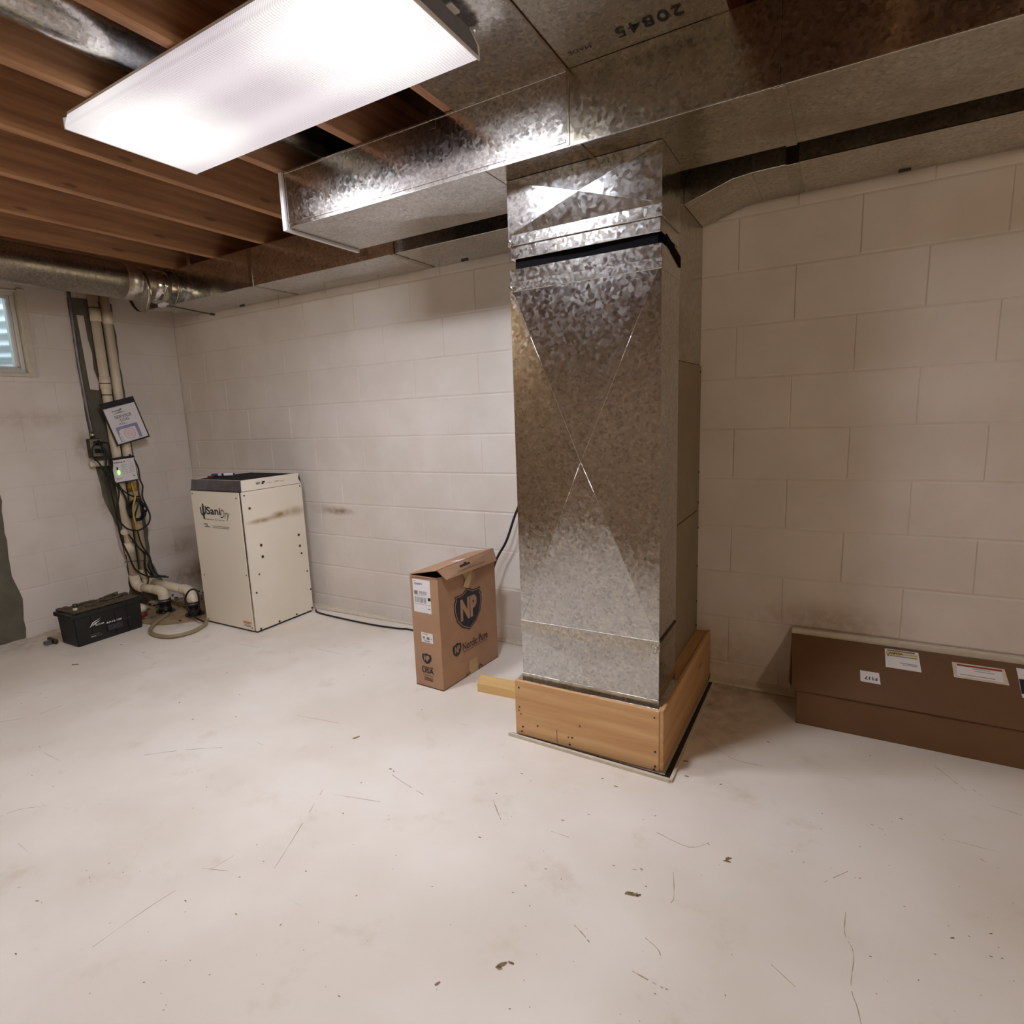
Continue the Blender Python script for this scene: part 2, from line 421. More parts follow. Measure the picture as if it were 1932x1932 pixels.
# wall_left has the window opening
WY0, WY1, WZ0, WZ1 = -1.75, -.93, 1.556, 2.034
bm = bmesh.new()
x0, x1 = XL - .2, XL - .0025
abox(bm, (x0, YB - .2, 0), (x1, YF + .0035, WZ0)); abox(bm, (x0, WY1, WZ0), (x1, YF + .0035, 2.124))
abox(bm, (x0, YB - .2, WZ0), (x1, WY0, 2.124)); abox(bm, (x0, WY0, WZ1), (x1, WY1, 2.124))
wl = link_mesh('wall_left', bm, M['mortar'], None, 'structure')
box('wall_right', (XR, YB - .2, 0), (XR + .2, YF + .0035, 2.165), M['wall'], kind='structure')
M['tan_wall'] = plain('tan_panelled_wall', srgb(156, 130, 100), .7, nscale=4, namt=.08)
box('wall_front', (XL - .2, YB - .2, 0), (XR + .2, YB, 2.165), M['tan_wall'], kind='structure')

# --- concrete blocks, each one an object (running bond)
block_mesh = {}
def block(axis, a0, a1, z0, z1, parent, dn):
    w_, h_ = round(a1 - a0, 4), round(z1 - z0, 4)
    key = (axis, w_, h_, parent.name)
    g_ = .0005
    if key not in block_mesh:
        bm = bmesh.new(); rings = []
        for ins, d in ((g_, .03), (g_, .0026), (.003, .0016), (.0075, .0)):
            r = []
            for sx, sz in ((-1, -1), (1, -1), (1, 1), (-1, 1)):
                a = sx * (w_ / 2 - ins * (.42 if ins > .001 else 1)); z = h_ / 2 + sz * (h_ / 2 - ins)
                r.append(bm.verts.new((a, d, z) if axis == 'X' else (-d * .55, a, z)))
            rings.append(r)
        for A, B in zip(rings, rings[1:]):
            for k in range(4):
                q = (A[k], A[(k + 1) % 4], B[(k + 1) % 4], B[k]); bm.faces.new(q)
        bm.faces.new(rings[-1])
        bmesh.ops.recalc_face_normals(bm, faces=bm.faces)
        me = bpy.data.meshes.new('block'); bm.to_mesh(me); bm.free(); me.materials.append(M['wall']); block_mesh[key] = me
    o = bpy.data.objects.new('block', block_mesh[key]); COL.objects.link(o)
    loc = Vector(((a0 + a1) / 2, YF + dn, z0)) if axis == 'X' else Vector((XL - dn, (a0 + a1) / 2, z0))
    o.parent = parent; o.location = loc - parent.location
rows = [(0.0, Z0)] + [(Z0 + i * CH, Z0 + (i + 1) * CH) for i in range(10)]
for r, (za, zb) in enumerate(rows):
    ph = P0 if r % 2 else P0 + BL / 2
    k0 = math.floor((XL - ph) / BL); a = XL
    cuts = [ph + k * BL for k in range(k0 + 1, 40) if XL + .02 < ph + k * BL < 5.8]
    for c in cuts:
        block('X', a, c, za, zb, wb, random.uniform(-.0004, .0010)); a = c
for r, (za, zb) in enumerate(rows):
    ph = -(BL if r % 2 else BL / 2); a = YF
    while ph > -3.3:
        segs = [(ph, a)]
        if zb > WZ0 + .01:                         # cut around the window
            segs = [s for s in ((ph, min(a, WY0)), (max(ph, WY1), a)) if s[1] - s[0] > .02]
        zz = zb
        for s0, s1 in segs:
            block('Y', s0, s1, za, zb, wl, random.uniform(-.0004, .0010))
        if zb > WZ0 + .01 and za < WZ0 - .01 and max(ph, WY0) < min(a, WY1) - .02:
            block('Y', max(ph, WY0), min(a, WY1), za, WZ0, wl, 0)
        if zb > WZ1 + .01 and max(ph, WY0) < min(a, WY1) - .02 and za < WZ1:
            block('Y', max(ph, WY0), min(a, WY1), WZ1, zb, wl, 0)
        a = ph; ph -= BL

# --- sill plates, rim boards, joists, subfloor boards
box('sill_plate', (XL - .15, YF + .005, 2.124), (XR, YF + .18, 2.163), M['joist'], wb)
box('sill_plate', (XL - .18, YB, 2.124), (XL - .006, YF + .005, 2.163), M['joist'], wl)
box('rim_board', (XL - .15, YF + .12, 2.163), (XR, YF + .16, CEIL), M['joist'], cl)
box('rim_board', (XL - .05, YB, 2.163), (XL - .01, YF + .12, CEIL), M['joist'], cl)
box('rim_board', (XR, YB, 2.163), (XR + .04, YF + .12, CEIL), M['joist'], cl)
box('rim_board', (XL - .05, YB - .04, 2.163), (XR + .04, YB, CEIL), M['joist'], cl)
def joist_mesh(l):
    bm = bmesh.new(); abox(bm, (0, YB, 0), (.038, l, CEIL - JZ), .0025); me = bpy.data.meshes.new('joist'); bm.to_mesh(me); bm.free()
    me.materials.append(M['joist']); return me
jm = joist_mesh(YF + .12)
for i, x in enumerate([.17, .570, .975, 1.408, 1.815, 2.217, 2.620, 3.008, 3.415, 3.80, 4.21, 4.62, 5.02, 5.43, 5.84, 6.24, 6.65]):
    o = bpy.data.objects.new('joist', jm); COL.objects.link(o); o.parent = cl; o.location = Vector((x, 0, JZ)) - cl.location
# bracing boards nailed between joists
# --- low white ledge where the wall meets the floor
bm = bmesh.new()
prof = [(0, 0), (-.030, 0), (-.034, .004), (-.030, .010), (-.010, .014), (0, .020)]
xs = [XL, 3.13]
for a, b in ((XL + .6, 3.13), (3.70, XR)):
    n = 24; rr = []
    for i in range(n + 1):
        x = a + (b - a) * i / n; s = 1 + .35 * math.sin(x * 2.1)
        rr.append([bm.verts.new((x, YF + q[0] * s, q[1] * s)) for q in prof])
    for A, B in zip(rr, rr[1:]):
        for k in range(len(prof) - 1): bm.faces.new((A[k], A[k + 1], B[k + 1], B[k]))
bmesh.ops.recalc_face_normals(bm, faces=bm.faces)
link_mesh('baseboard_back', bm, M['cream_trim'], None, 'structure')

# --- unpainted grey-green areas of the left wall
def patch(pts, mat, th=.0022, jag=.006, step=.05):
    out = []
    for (y0, z0), (y1, z1) in zip(pts, pts[1:] + pts[:1]):
        n = max(1, int(math.hypot(y1 - y0, z1 - z0) / step))
        for i in range(n):
            t = i / n; out.append((XL + .0008, y0 + (y1 - y0) * t + random.uniform(-jag, jag), max(.001, z0 + (z1 - z0) * t + random.uniform(-jag, jag))))
    return poly('unpainted_patch', out, th, (1, 0, 0), mat, wl)
patch([(-.668, 2.03), (-.50, 2.03), (-.41, 2.03), (-.41, 1.0), (-.385, .51), (-.39, .29), (-.315, .10), (-.315, .01), (-.60, .01), (-.56, .13), (-.552, .33), (-.572, .55), (-.64, .80), (-.655, 1.0), (-.668, 1.1), (-.668, 1.4)], M['bare'])
patch([(-1.183, .90), (-1.187, .71), (-1.192, .40), (-1.168, .245), (-1.186, .005), (-1.9, .005), (-1.9, 1.1), (-1.22, 1.1)], M['bare'])
# the painted island left between conduit and pipes
poly('painted_patch', [(XL + .0032, y, z) for y, z in ((-.632, 1.93), (-.592, 1.93), (-.588, 1.79), (-.575, 1.70), (-.580, 1.60), (-.560, 1.52), (-.566, 1.47), (-.618, 1.475))], .001, (1, 0, 0), M['wall'], wl)

# ================================================================= window_1 with its well
wd = bpy.data.objects.new('window_1', None); COL.objects.link(wd); wd.location = (XL, (WY0 + WY1) / 2, WZ0); wd['kind'] = 'structure'
def ring(name, lo, hi, w_, x0, x1, mat, parent, bev=.002):
    (y0, z0), (y1, z1) = lo, hi
    bm = bmesh.new()
    abox(bm, (x0, y0, z0), (x1, y1, z0 + w_), bev); abox(bm, (x0, y0, z1 - w_), (x1, y1, z1), bev)
    abox(bm, (x0, y0, z0 + w_), (x1, y0 + w_, z1 - w_), bev); abox(bm, (x0, y1 - w_, z0 + w_), (x1, y1, z1 - w_), bev)
    return link_mesh(name, bm, mat, parent)
ring('window_casing', (WY0, WZ0), (WY1 + .002, WZ1), .010, XL - .19, XL + .004, M['cream_trim'], wd)
box('window_casing', (XL - .02, WY1 - .004, WZ0 - .012), (XL + .010, WY1 + .034, WZ1 + .01), M['cream_trim'], wd, .002)
box('window_sill', (XL - .10, WY0, WZ0 - .014), (XL + .012, WY1 + .034, WZ0 + .006), M['cream_trim'], wd, .002)
ring('window_frame', (WY0 + .010, WZ0 + .010), (WY1 - .010, WZ1 - .010), .020, XL - .075, XL - .025, M['vinyl'], wd)
ring('sash', (WY0 + .031, WZ0 + .031), (WY1 - .031, WZ1 - .031), .016, XL - .060, XL - .035, M['vinyl'], wd)
box('window_pane', (XL - .050, WY0 + .047, WZ0 + .047), (XL - .046, WY1 - .047, WZ1 - .047), M['glass'], wd)
tube('screw', [(XL - .034, WY1 - .040, WZ0 + .043), (XL - .031, WY1 - .040, WZ0 + .043)], .003, M['steel_dark'], wd, 8)
# corrugated half-round well outside
bm = bmesh.new(); nz, na = 120, 28; grid = []
yc, ry, rx = (WY0 + WY1) / 2, .62, .62
for i in range(nz + 1):
    z = 1.25 + 1.25 * i / nz; d = .016 * math.sin(z / .075 * 2 * math.pi)
    grid.append([bm.verts.new((XL - .2 - (rx + d) * math.sin(math.pi * k / na), yc + (ry + d) * math.cos(math.pi * k / na), z)) for k in range(na + 1)])
for A, B in zip(grid, grid[1:]):
    for k in range(na): bm.faces.new((A[k], A[k + 1], B[k + 1], B[k]))
bmesh.ops.recalc_face_normals(bm, faces=bm.faces)
link_mesh('window_well', bm, M['well'], wd, smooth=True)
box('gravel_bed', (XL - .95, yc - .7, 1.20), (XL - .2, yc + .7, 1.27), M['soil'], wd)

# ================================================================= ducts
def sheet_cross(name, O, U, V, w_, h_, dep, mat, parent, th=.001, nseg=1):
    """rectangular sheet panel whose two diagonals are creased (shallow pyramid), thin solid"""
    O, U, V = Vector(O), Vector(U).normalized(), Vector(V).normalized(); N = U.cross(V)
    bm = bmesh.new()
    c = [bm.verts.new(O + U * a + V * b) for a, b in ((0, 0), (w_, 0), (w_, h_), (0, h_))]
    m = bm.verts.new(O + U * w_ / 2 + V * h_ / 2 + N * dep)
    for i in range(4): bm.faces.new((c[i], c[(i + 1) % 4], m))
    b = [bm.verts.new(q.co - N * .012) for q in c]
    for i in range(4): bm.faces.new((c[i], b[i], b[(i + 1) % 4], c[(i + 1) % 4]))
    bm.faces.new(b[::-1])
    bmesh.ops.recalc_face_normals(bm, faces=bm.faces)
    return link_mesh(name, bm, mat, parent)

# ---- trunk duct hung under the joists (along X)
TX0, TX1, TY0, TY1, TZ0, TZ1 = 2.255, 6.9, -.888, -.495, 1.960, 2.160
tr = thing('trunk_duct', 'large rectangular galvanized trunk duct hung under the joists, above the vertical duct', 'duct', (4.5, -.69, TZ0))
SEC = [TX0, 3.435, 3.98, 5.6, TX1]
for i, (a, b) in enumerate(zip(SEC, SEC[1:])):
    bm = bmesh.new(); e = .0006 * (i % 2)
    abox(bm, (a, TY0 - e, TZ0 + .001), (b, TY1 + e, TZ1 + e), .0015)
    link_mesh('duct_section', bm, M['galv_fine'] if i == 0 else M['galv_dull'], tr)
# underside sheets with creased diagonals
sheet_cross('bottom_panel', (TX0 + .02, TY1 - .004, TZ0 - .0005), (1, 0, 0), (0, -1, 0), 3.150 - TX0 - .02, TY1 - .004 - TY0 - .004, .007, M['galv'], tr)
# rolled lock seam along the front bottom edge
box('lock_seam', (TX0, TY0 - .0022, TZ0 + .012), (3.425, TY0 + .001, TZ0 + .020), M['galv_fine'], tr, .0008)
box('lock_seam', (TX0, TY0 - .0014, TZ0 - .0015), (6.9, TY0 + .004, TZ0 + .003), M['galv_seam'], tr, .0006)
box('lock_seam', (TX0, TY0 - .003, TZ1 - .006), (3.434, TY0 + .002, TZ1 + .001), M['galv_seam'], tr, .0006)
# end cap: bright flange band + recessed dark joint
bm = bmesh.new()
for lo, hi in (((TX0 - .022, TY0 - .010, TZ0 - .010), (TX0 - .004, TY0 + .006, TZ1 + .002)), ((TX0 - .022, TY1 - .006, TZ0 - .010), (TX0 - .004, TY1 + .010, TZ1 + .002)),
               ((TX0 - .022, TY0 + .006, TZ0 - .010), (TX0 - .004, TY1 - .006, TZ0 + .008)), ((TX0 - .022, TY0 + .006, TZ1 - .008), (TX0 - .004, TY1 - .006, TZ1 + .002))):
    abox(bm, lo, hi, .003, 2)
link_mesh('end_flange', bm, M['white_paint'], tr)
box('end_cap', (TX0 - .016, TY0 + .004, TZ0 + .006), (TX0 - .004, TY1 - .004, TZ1 - .006), M['galv_dull'], tr)
box('joint_gap', (TX0 - .005, TY0 + .002, TZ0 + .002), (TX0 + .001, TY1 - .002, TZ1 - .002), M['dark'], tr)
# S cleat across the underside to the right of the drop
box('slip_cleat', (3.965, TY0 + .002, TZ0 - .0035), (3.995, TY1, TZ0 + .002), M['galv_dull'], tr, .001)
box('slip_cleat', (3.430, TY0 - .003, TZ0 + .002), (3.438, TY0 + .002, TZ1), M['galv_dull'], tr, .0008)
box('slip_cleat', (3.455, TY0 + .001, TZ0 - .003), (3.470, TY0 + .13, TZ0 + .002), M['galv_dull'], tr, .0008)
box('hanger_strap', (2.95, TY0 - .002, TZ1 - .03), (2.975, TY0 - .0005, TZ1 + .03), M['galv_seam'], tr)

# ---- long duct along the back wall
BY0, BY1, BZ0, BZ1 = -.335, -.006, 1.962, 2.160
bd = thing('wall_duct', 'long rectangular galvanized duct running in the angle of back wall and joists', 'duct', (2.4, -.17, BZ0))
bm = bmesh.new(); abox(bm, (.30, BY0, BZ0), (3.14, BY1, BZ1), .0015); link_mesh('duct_section', bm, M['galv'], bd)
for sx in (1.30, 2.30):
    box('slip_cleat', (sx, BY0 - .003, BZ0 - .003), (sx + .028, BY1 - .01, BZ1), M['galv_dull'], bd, .001)
# right of the drop: the section dips towards the vertical duct
def dip(name, xs, zb, mat):
    bm = bmesh.new(); rr = []
    for x, z in zip(xs, zb):
        rr.append([bm.verts.new(q) for q in ((x, BY0, z), (x, BY1, z), (x, BY1, BZ1), (x, BY0, BZ1))])
    for A, B in zip(rr, rr[1:]):
        for k in range(4): bm.faces.new((A[k], A[(k + 1) % 4], B[(k + 1) % 4], B[k]))
    bm.faces.new(rr[0]); bm.faces.new(rr[-1][::-1]); bmesh.ops.recalc_face_normals(bm, faces=bm.faces)
    return link_mesh(name, bm, mat, bd)
dip('transition_section', [3.6345, 3.79, 3.85], [1.906, 1.955, 1.961], M['galv_rough'])
dip('transition_section', [3.851, 3.93, 3.965], [1.961, 1.962, 1.962], M['galv_rough'])
box('duct_section', (3.966, BY0, 1.962), (6.9, BY1, BZ1), M['galv_rough'], bd, .0015)
box('slip_cleat', (3.952, BY0 - .004, 1.957), (3.990, BY1 - .01, BZ1), M['galv_dull'], bd, .0012)
box('lock_seam', (3.95, BY0 - .0016, 1.9605), (6.9, BY0 + .004, 1.964), M['galv_seam'], bd)
bm = bmesh.new()
for (xa, za), (xb, zb) in zip(((3.632, 1.906), (3.79, 1.955), (3.85, 1.961)), ((3.79, 1.955), (3.85, 1.961), (3.955, 1.962))):
    atube(bm, [(xa, BY0, za), (xb, BY0, zb)], .002, 6)
link_mesh('lock_seam', bm, M['galv_seam'], bd)
for mx, mz in ((.80, 1.9595), (2.50, 1.9595), (4.27, 1.9595)):
    box('clip', (mx, BY1 - .030, mz - .003), (mx + .035, BY1 - .018, mz + .003), M['steel_dark'], bd)
box('hanger_strap', (.98, -.485, 2.06), (.985, -.470, 2.17), M['galv_seam'], bd)

# ---- round pipe feeding the back duct from the left
rp = thing('round_duct', 'round galvanized pipe running along the left wall above the window', 'duct', (.545, -2.0, 1.96))
PX, PZ, PR = .545, 2.058, .100
def ring_tube(name, y0, y1, r, mat, parent, n=40, wall=.0012, x=PX, z=PZ):
    bm = bmesh.new(); rr = []
    for (y, q) in ((y0, r - wall * 3), (y0, r), (y1, r), (y1, r - wall * 3)):
        rr.append([bm.verts.new((x + q * math.cos(2 * math.pi * k / n), y, z + q * math.sin(2 * math.pi * k / n))) for k in range(n)])
    for A, B in zip(rr, rr[1:]):
        for k in range(n): bm.faces.new((A[k], A[(k + 1) % n], B[(k + 1) % n], B[k]))
    bmesh.ops.recalc_face_normals(bm, faces=bm.faces)
    o = link_mesh(name, bm, mat, parent, smooth=True)
    for p in o.data.polygons: p.use_smooth = True
    return o
ring_tube('pipe', -3.44, -.62, PR, M['galv_rough'], rp)
ring_tube('pipe', -.625, -.47, PR + .0015, M['galv_rough'], rp)
ring_tube('collar', -.475, -.338, PR - .002, M['galv_fine'], rp)
ring_tube('collar_rib', -.42, -.412, PR + .002, M['galv_fine'], rp)
ring_tube('collar_flange', -.345, -.3355, PR + .012, M['galv_dull'], rp)
# loose strap hanging round the pipe
pts = [(PX - .002 + (PR + .012) * math.sin(t) * (1.05 if math.cos(t) < 0 else 1.0), -.545 + .03 * (1 - math.cos(t)) / 2 - .0,
        PZ - .012 + ((PR + .005) * math.cos(t) if math.cos(t) > 0 else (PR + .048) * math.cos(t))) for t in [2 * math.pi * k / 40 for k in range(40)]]
bm = bmesh.new(); R1 = []; 
for p in pts: R1.append([bm.verts.new(Vector(p) + Vector((0, d, 0))) for d in (-.010, .010)])
for i in range(40):
    A, B = R1[i], R1[(i + 1) % 40]; bm.faces.new((A[0], A[1], B[1], B[0]))
o = link_mesh('loose_strap', bm, M['galv_dull'], rp, smooth=True)
sm = o.modifiers.new('s', 'SOLIDIFY'); sm.thickness = .0012
# damper handle
tube('damper_rod', [(PX + .075, -.435, PZ - .120), (PX + .16, -.435, PZ - .137), (1.03, -.40, 1.905 - .066)], .0032, M['steel_dark'], rp, 8)
tube('rod_tip', [(1.015, -.401, 1.843), (1.045, -.399, 1.8365)], .0065, M['black'], rp, 10)
box('damper_bracket', (PX + .05, -.452, PZ - .130), (PX + .125, -.425, PZ - .112), M['white_paint'], rp, .003)

# ---- round branch in the joist bay
rb = thing('branch_duct', 'round galvanized branch pipe lying in the joist bay above the ceiling light', 'duct', (2.438, -2.5, 2.17))
ring_tube('pipe', -3.44, -.60, .088, M['galv_fine'], rb, x=2.425, z=2.268)

# ---- sheet metal pans nailed under the joists (return air bays)
p1 = thing('joist_pan', 'plain bluish sheet metal pan nailed under the joists beside the light', 'sheet metal pan', (3.24, -2.8, 2.16), 'sheet metal pans under the joists')
box('pan_sheet', (3.046, YB + .02, 2.1605), (3.438, TY0 - .003, 2.1635), M['galv'], p1)
box('folded_edge', (3.432, YB + .02, 2.156), (3.438, TY0 - .003, 2.1605), M['galv_dull'], p1)
p2 = thing('joist_pan', 'stamped sheet metal pan under the joists with upside-down digits near the trunk duct', 'sheet metal pan', (3.65, -2.8, 2.16), 'sheet metal pans under the joists')
box('pan_sheet', (3.441, YB + .02, 2.1600), (3.862, TY0 - .003, 2.1630), M['galv_rough'], p2)
F = Face((3.80, -.985, 2.1598), (-1, 0, 0), (0, 1, 0))
F.text('20845', .03, .0, .042, M['ink'], p2, wid=.168, bold=.004, spacing=1.15, lift=.002)
F.text('MADE', .270, .022, .016, M['navy'], p2, wid=.065)

# ---- vertical duct, plinth, flange
CX0, CX1, CY0, CY1 = 3.163, 3.671, -.770, -.548
vd = thing('vertical_duct', 'tall galvanized vertical duct on a wooden plinth in the middle of the room', 'duct', (3.417, -.66, .222))
def drum(name, z0, z1, mat, dep=.006, dep_side=.002, inset=0.0, y1=CY1):
    """one length of the drop: hollow-looking box with creased front and sides"""
    x0, x1, y0 = CX0 + inset, CX1 - inset, CY0 + inset
    bm = bmesh.new(); c = {}
    for i, (x, y) in enumerate(((x0, y0), (x1, y0), (x1, y1), (x0, y1))):
        for j, z in enumerate((z0, z1)): c[i, j] = bm.verts.new((x, y, z))
    nr = [Vector((0, -1, 0)), Vector((1, 0, 0)), Vector((0, 1, 0)), Vector((-1, 0, 0))]
    for i in range(4):
        a, b, cc, d = c[i, 0], c[(i + 1) % 4, 0], c[(i + 1) % 4, 1], c[i, 1]
        m = bm.verts.new((a.co + b.co + cc.co + d.co) / 4 + nr[i] * (dep if i == 0 else dep_side))
        for q in ((a, b), (b, cc), (cc, d), (d, a)): bm.faces.new((q[0], q[1], m))
    bm.faces.new([c[i, 1] for i in range(4)]); bm.faces.new([c[i, 0] for i in (3, 2, 1, 0)])
    bmesh.ops.recalc_face_normals(bm, faces=bm.faces)
    return link_mesh(name, bm, mat, vd)
drum('upper_section', 1.790, 1.9595, M['galv'], .012)
drum('main_section', .452, 1.632, M['galv'], .024)
drum('lower_section', .222, .412, M['galv'], .007)
drum('canvas_connector', 1.668, 1.735, M['dark'], -.010, -.008, .016)
# raised crease lines of the cross-broken front
def creases(z0, z1, dep):
    bm = bmesh.new(); m = ((CX0 + CX1) / 2, CY0 - dep + .0003, (z0 + z1) / 2)
    for x in (CX0 + .004, CX1 - .004):
        for z in (z0 + .004, z1 - .004): atube(bm, [(x, CY0 - .0004, z), m], .0005, 6)
    return link_mesh('crease_line', bm, M['galv_seam'], vd, smooth=True)
creases(.452, 1.632, .024); creases(1.790, 1.9595, .012)
# collars / cleats: thin bands round the duct
def band(name, z0, z1, out, mat, bev=.0015, y1=None):
    return box(name, (CX0 - out, CY0 - out, z0), (CX1 + out, (CY1 if y1 is None else y1) + out * .3, z1), mat, vd, bev)
band('drive_cleat', 1.757, 1.792, .0025, M['galv_fine'])
band('metal_rim', 1.716, 1.757, -.004, M['galv_fine'])
band('metal_rim', 1.640, 1.684, .0005, M['galv_fine'])
band('drive_cleat', 1.612, 1.644, .0025, M['galv_seam'])
band('drive_cleat', .412, .4525, .0016, M['galv_rough'], .0002)
box('front_rib', (CX0 + .002, CY0 - .0048, 1.2165), (CX1 - .002, CY0 - .002, 1.2190), M['galv_seam'], vd)
for cx, cz in ((CX0, 1.775), (CX0 - .001, 1.628), (CX1, .43)):
    tube('corner_tab', [(cx, CY0 - .002, cz), (cx + (.012 if cx < 3.4 else -.012), CY0 - .0062, cz), (cx + (.012 if cx < 3.4 else -.012), CY0 - .0062, cz - .018)], .005, M['galv_seam'], vd, 8)
box('seam_gap', (CX1 - .002, CY0 + .004, .4465), (CX1 + .0035, CY1 - .005, .4545), M['black'], vd)
# torn canvas showing at the right side
poly('canvas_tear', [(CX1 + .001, CY0 + .01, 1.70), (CX1 + .001, CY1 - .02, 1.655), (CX1 + .001, CY1 + .0, 1.652), (CX1 + .001, CY1 - .005, 1.685), (CX1 + .001, CY0 + .04, 1.716)], .003, (1, 0, 0), M['dark'], vd)
# base flange
bm = bmesh.new(); abox(bm, (CX0 - .014, CY0 - .020, .2225), (CX1 + .004, CY0 + .004, .2245), .0006); abox(bm, (CX0 - .014, CY0 - .021, .2130), (3.44, CY0 - .0195, .2245))
abox(bm, (CX1 + .0005, CY0 + .004, .2225), (CX1 + .02, CY1, .2240)); link_mesh('base_flange', bm, M['galv_seam'], vd)
box('base_lip', (CX0 - .002, CY0 - .0035, .224), (CX1 + .001, CY0 - .001, .246), M['galv_dull'], vd, .0008)
# ---- rear chase between the drop and the wall
rc = thing('rear_chase', 'narrow boxed chase between the vertical duct and the back wall, tan board below metal', 'chase', (3.4, -.27, .222))
box('metal_section', (3.21, CY1 + .002, 1.372), (3.633, -.004, 1.9595), M['galv_dull'], rc, .001)
M['tan_board'] = plain('tan_board', srgb(138, 122, 98), .7, nscale=5)
box('tan_panel', (3.21, CY1 + .002, .770), (3.636, -.004, 1.370), M['tan_board'], rc, .001)
box('tan_panel', (3.21, CY1 + .002, .222), (3.636, -.004, .765), M['tan_board'], rc, .001)
for z in (1.345, .93, .80, .69, .52, .36, .25):
    tube('screw', [(3.636, -.022, z), (3.6395, -.022, z)], .0042, M['steel_dark'], rc, 8)

# ---- wooden plinth
pt = thing('plinth', 'low wooden plank box carrying the vertical duct on the floor', 'plinth', (3.417, -.40, 0))
PXa, PXb, PYa = 3.140, 3.695, -.800
box('front_board', (PXa, PYa, .006), (PXb - .014, PYa + .038, .222), M['plinth'], pt, .0015)
M['plinth_side'] = wood('plinth_side_wood', srgb(206, 166, 120), srgb(180, 138, 94), 'Y')
box('side_board', (PXb - .0135, PYa + .001, .010), (PXb, -.003, .228), M['plinth_side'], pt, .0015)
box('side_board', (PXa, PYa + .0385, .006), (PXa + .038, -.003, .222), M['plinth_side'], pt, .0015)
box('top_board', (PXa + .0385, PYa + .0385, .19), (PXb - .014, -.003, .2218), M['plinth_side'], pt)
for x, z in ((3.158, .195), (3.158, .118), (3.155, .103), (3.163, .090), (3.17, .040), (3.165, .02), (3.232, .058), (3.355, .045), (3.37, .047), (3.36, .018), (3.665, .197), (3.668, .075), (3.668, .022), (3.665, .010), (3.40, .10)):
    tube('nail', [(x, PYa + .001, z), (x, PYa - .0012, z)], random.choice((.0030, .0038)), M['steel_dark'], pt, 8)
box('board_crack', (3.309, PYa - .0004, .010), (3.3105, PYa + .001, .062), M['dark'], pt)
# ---- grey angle strip laid on the floor round the plinth
ss = thing('floor_strip', 'thin pale metal angle strip on the floor around the wooden plinth', 'metal strip', (3.417, -.6, 0))
poly('front_strip', [(3.118, -.822, .0003), (3.722, -.838, .0003), (3.722, -.826, .0003), (3.118, -.812, .0003)], .011, (0, 0, 1), M['cream_trim'], ss)
poly('side_strip', [(3.722, -.838, .0003), (3.732, -.830, .0003), (3.722, -.010, .0003), (3.716, -.010, .0003)], .009, (0, 0, 1), M['cream_trim'], ss)
poly('dark_gap', [(3.120, -.811, .0002), (3.722, -.825, .0002), (3.715, -.010, .0002), (3.700, -.010, .0002), (3.700, -.802, .0002), (3.120, -.795, .0002)], .0012, (0, 0, 1), M['black'], ss)
# ---- offcut
box_o = poly('wood_offcut', [(2.820, -.566, 0), (3.136, -.548, 0), (3.136, -.462, 0), (2.786, -.480, 0)], .038, (0, 0, 1), M['pale_wood'])
tag(box_o, 'short pale pine offcut lying flat on the floor against the plinth', 'wood block')

# ================================================================= ceiling light
lx0, lx1, ly0, ly1, lz0, lz1 = 2.098, 3.302, -1.580, -1.152, 2.110, 2.163
lt = thing('ceiling_light', 'long white fluorescent ceiling light with glowing prismatic diffuser', 'ceiling light', (2.7, -1.366, lz0))
# wrap lens: bottom and slanting sides, finely divided so the bright zones light the room evenly
bm = bmesh.new()
prof = [(ly0 + .012, lz0 + .046), (ly0 + .002, lz0 + .012), (ly0, lz0 + .004), (ly0 + .004, lz0)] + [(ly0 + .004 + (ly1 - ly0 - .008) * k / 8, lz0 - .0) for k in range(1, 8)] + [(ly1 - .004, lz0), (ly1, lz0 + .004), (ly1 - .002, lz0 + .012), (ly1 - .012, lz0 + .046)]
NX = 24; rr = []
for i in range(NX + 1):
    x = lx0 + .003 + (lx1 - lx0 - .006) * i / NX
    rr.append([bm.verts.new((x, y, z)) for y, z in prof])
for A, B in zip(rr, rr[1:]):
    for k in range(len(prof) - 1): bm.faces.new((A[k], B[k], B[k + 1], A[k + 1]))
bmesh.ops.recalc_face_normals(bm, faces=bm.faces)
# make sure normals face down/out
for f in bm.faces:
    if f.normal.z > .3: f.normal_flip()
link_mesh('diffuser', bm, M['lens_hot'], lt)
bm = bmesh.new()
hp = [(ly0 + .011, lz0 + .040), (ly0 + .011, lz0 + .050), (ly0 + .05, lz1), (ly1 - .05, lz1), (ly1 - .011, lz0 + .050), (ly1 - .011, lz0 + .040)]
apoly(bm, [(lx0 + .004, y, z) for y, z in hp], lx1 - lx0 - .008, (1, 0, 0)); link_mesh('housing', bm, M['white_paint'], lt)
ep = [(ly0 - .001, lz0 - .001), (ly1 + .001, lz0 - .001), (ly1 + .001, lz0 + .030), (ly1 - .045, lz1 + .0015), (ly0 + .045, lz1 + .0015), (ly0 - .001, lz0 + .030)]
M['end_grey'] = plain('grey_end_plate', srgb(120, 118, 128), .5)
ei = [(ly0 + .02, lz0 + .010), (ly1 - .008, lz0 + .006), (ly1 - .012, lz0 + .028), (ly1 - .05, lz1 - .002), (ly0 + .05, lz1 - .002)]
for x, d in ((lx0 - .001, 1), (lx1 - .003, 1)):
    poly('end_cap', [(x, y, z) for y, z in ep], .004, (d, 0, 0), M['white_paint'], lt)
poly('end_plate', [(lx1 + .0012, y, z) for y, z in ei], .001, (1, 0, 0), M['end_grey'], lt)
box('mounting_clip', (lx1 - .004, -1.30, lz1 - .006), (lx1 + .016, -1.262, lz1 - .002), M['white_paint'], lt, .001)

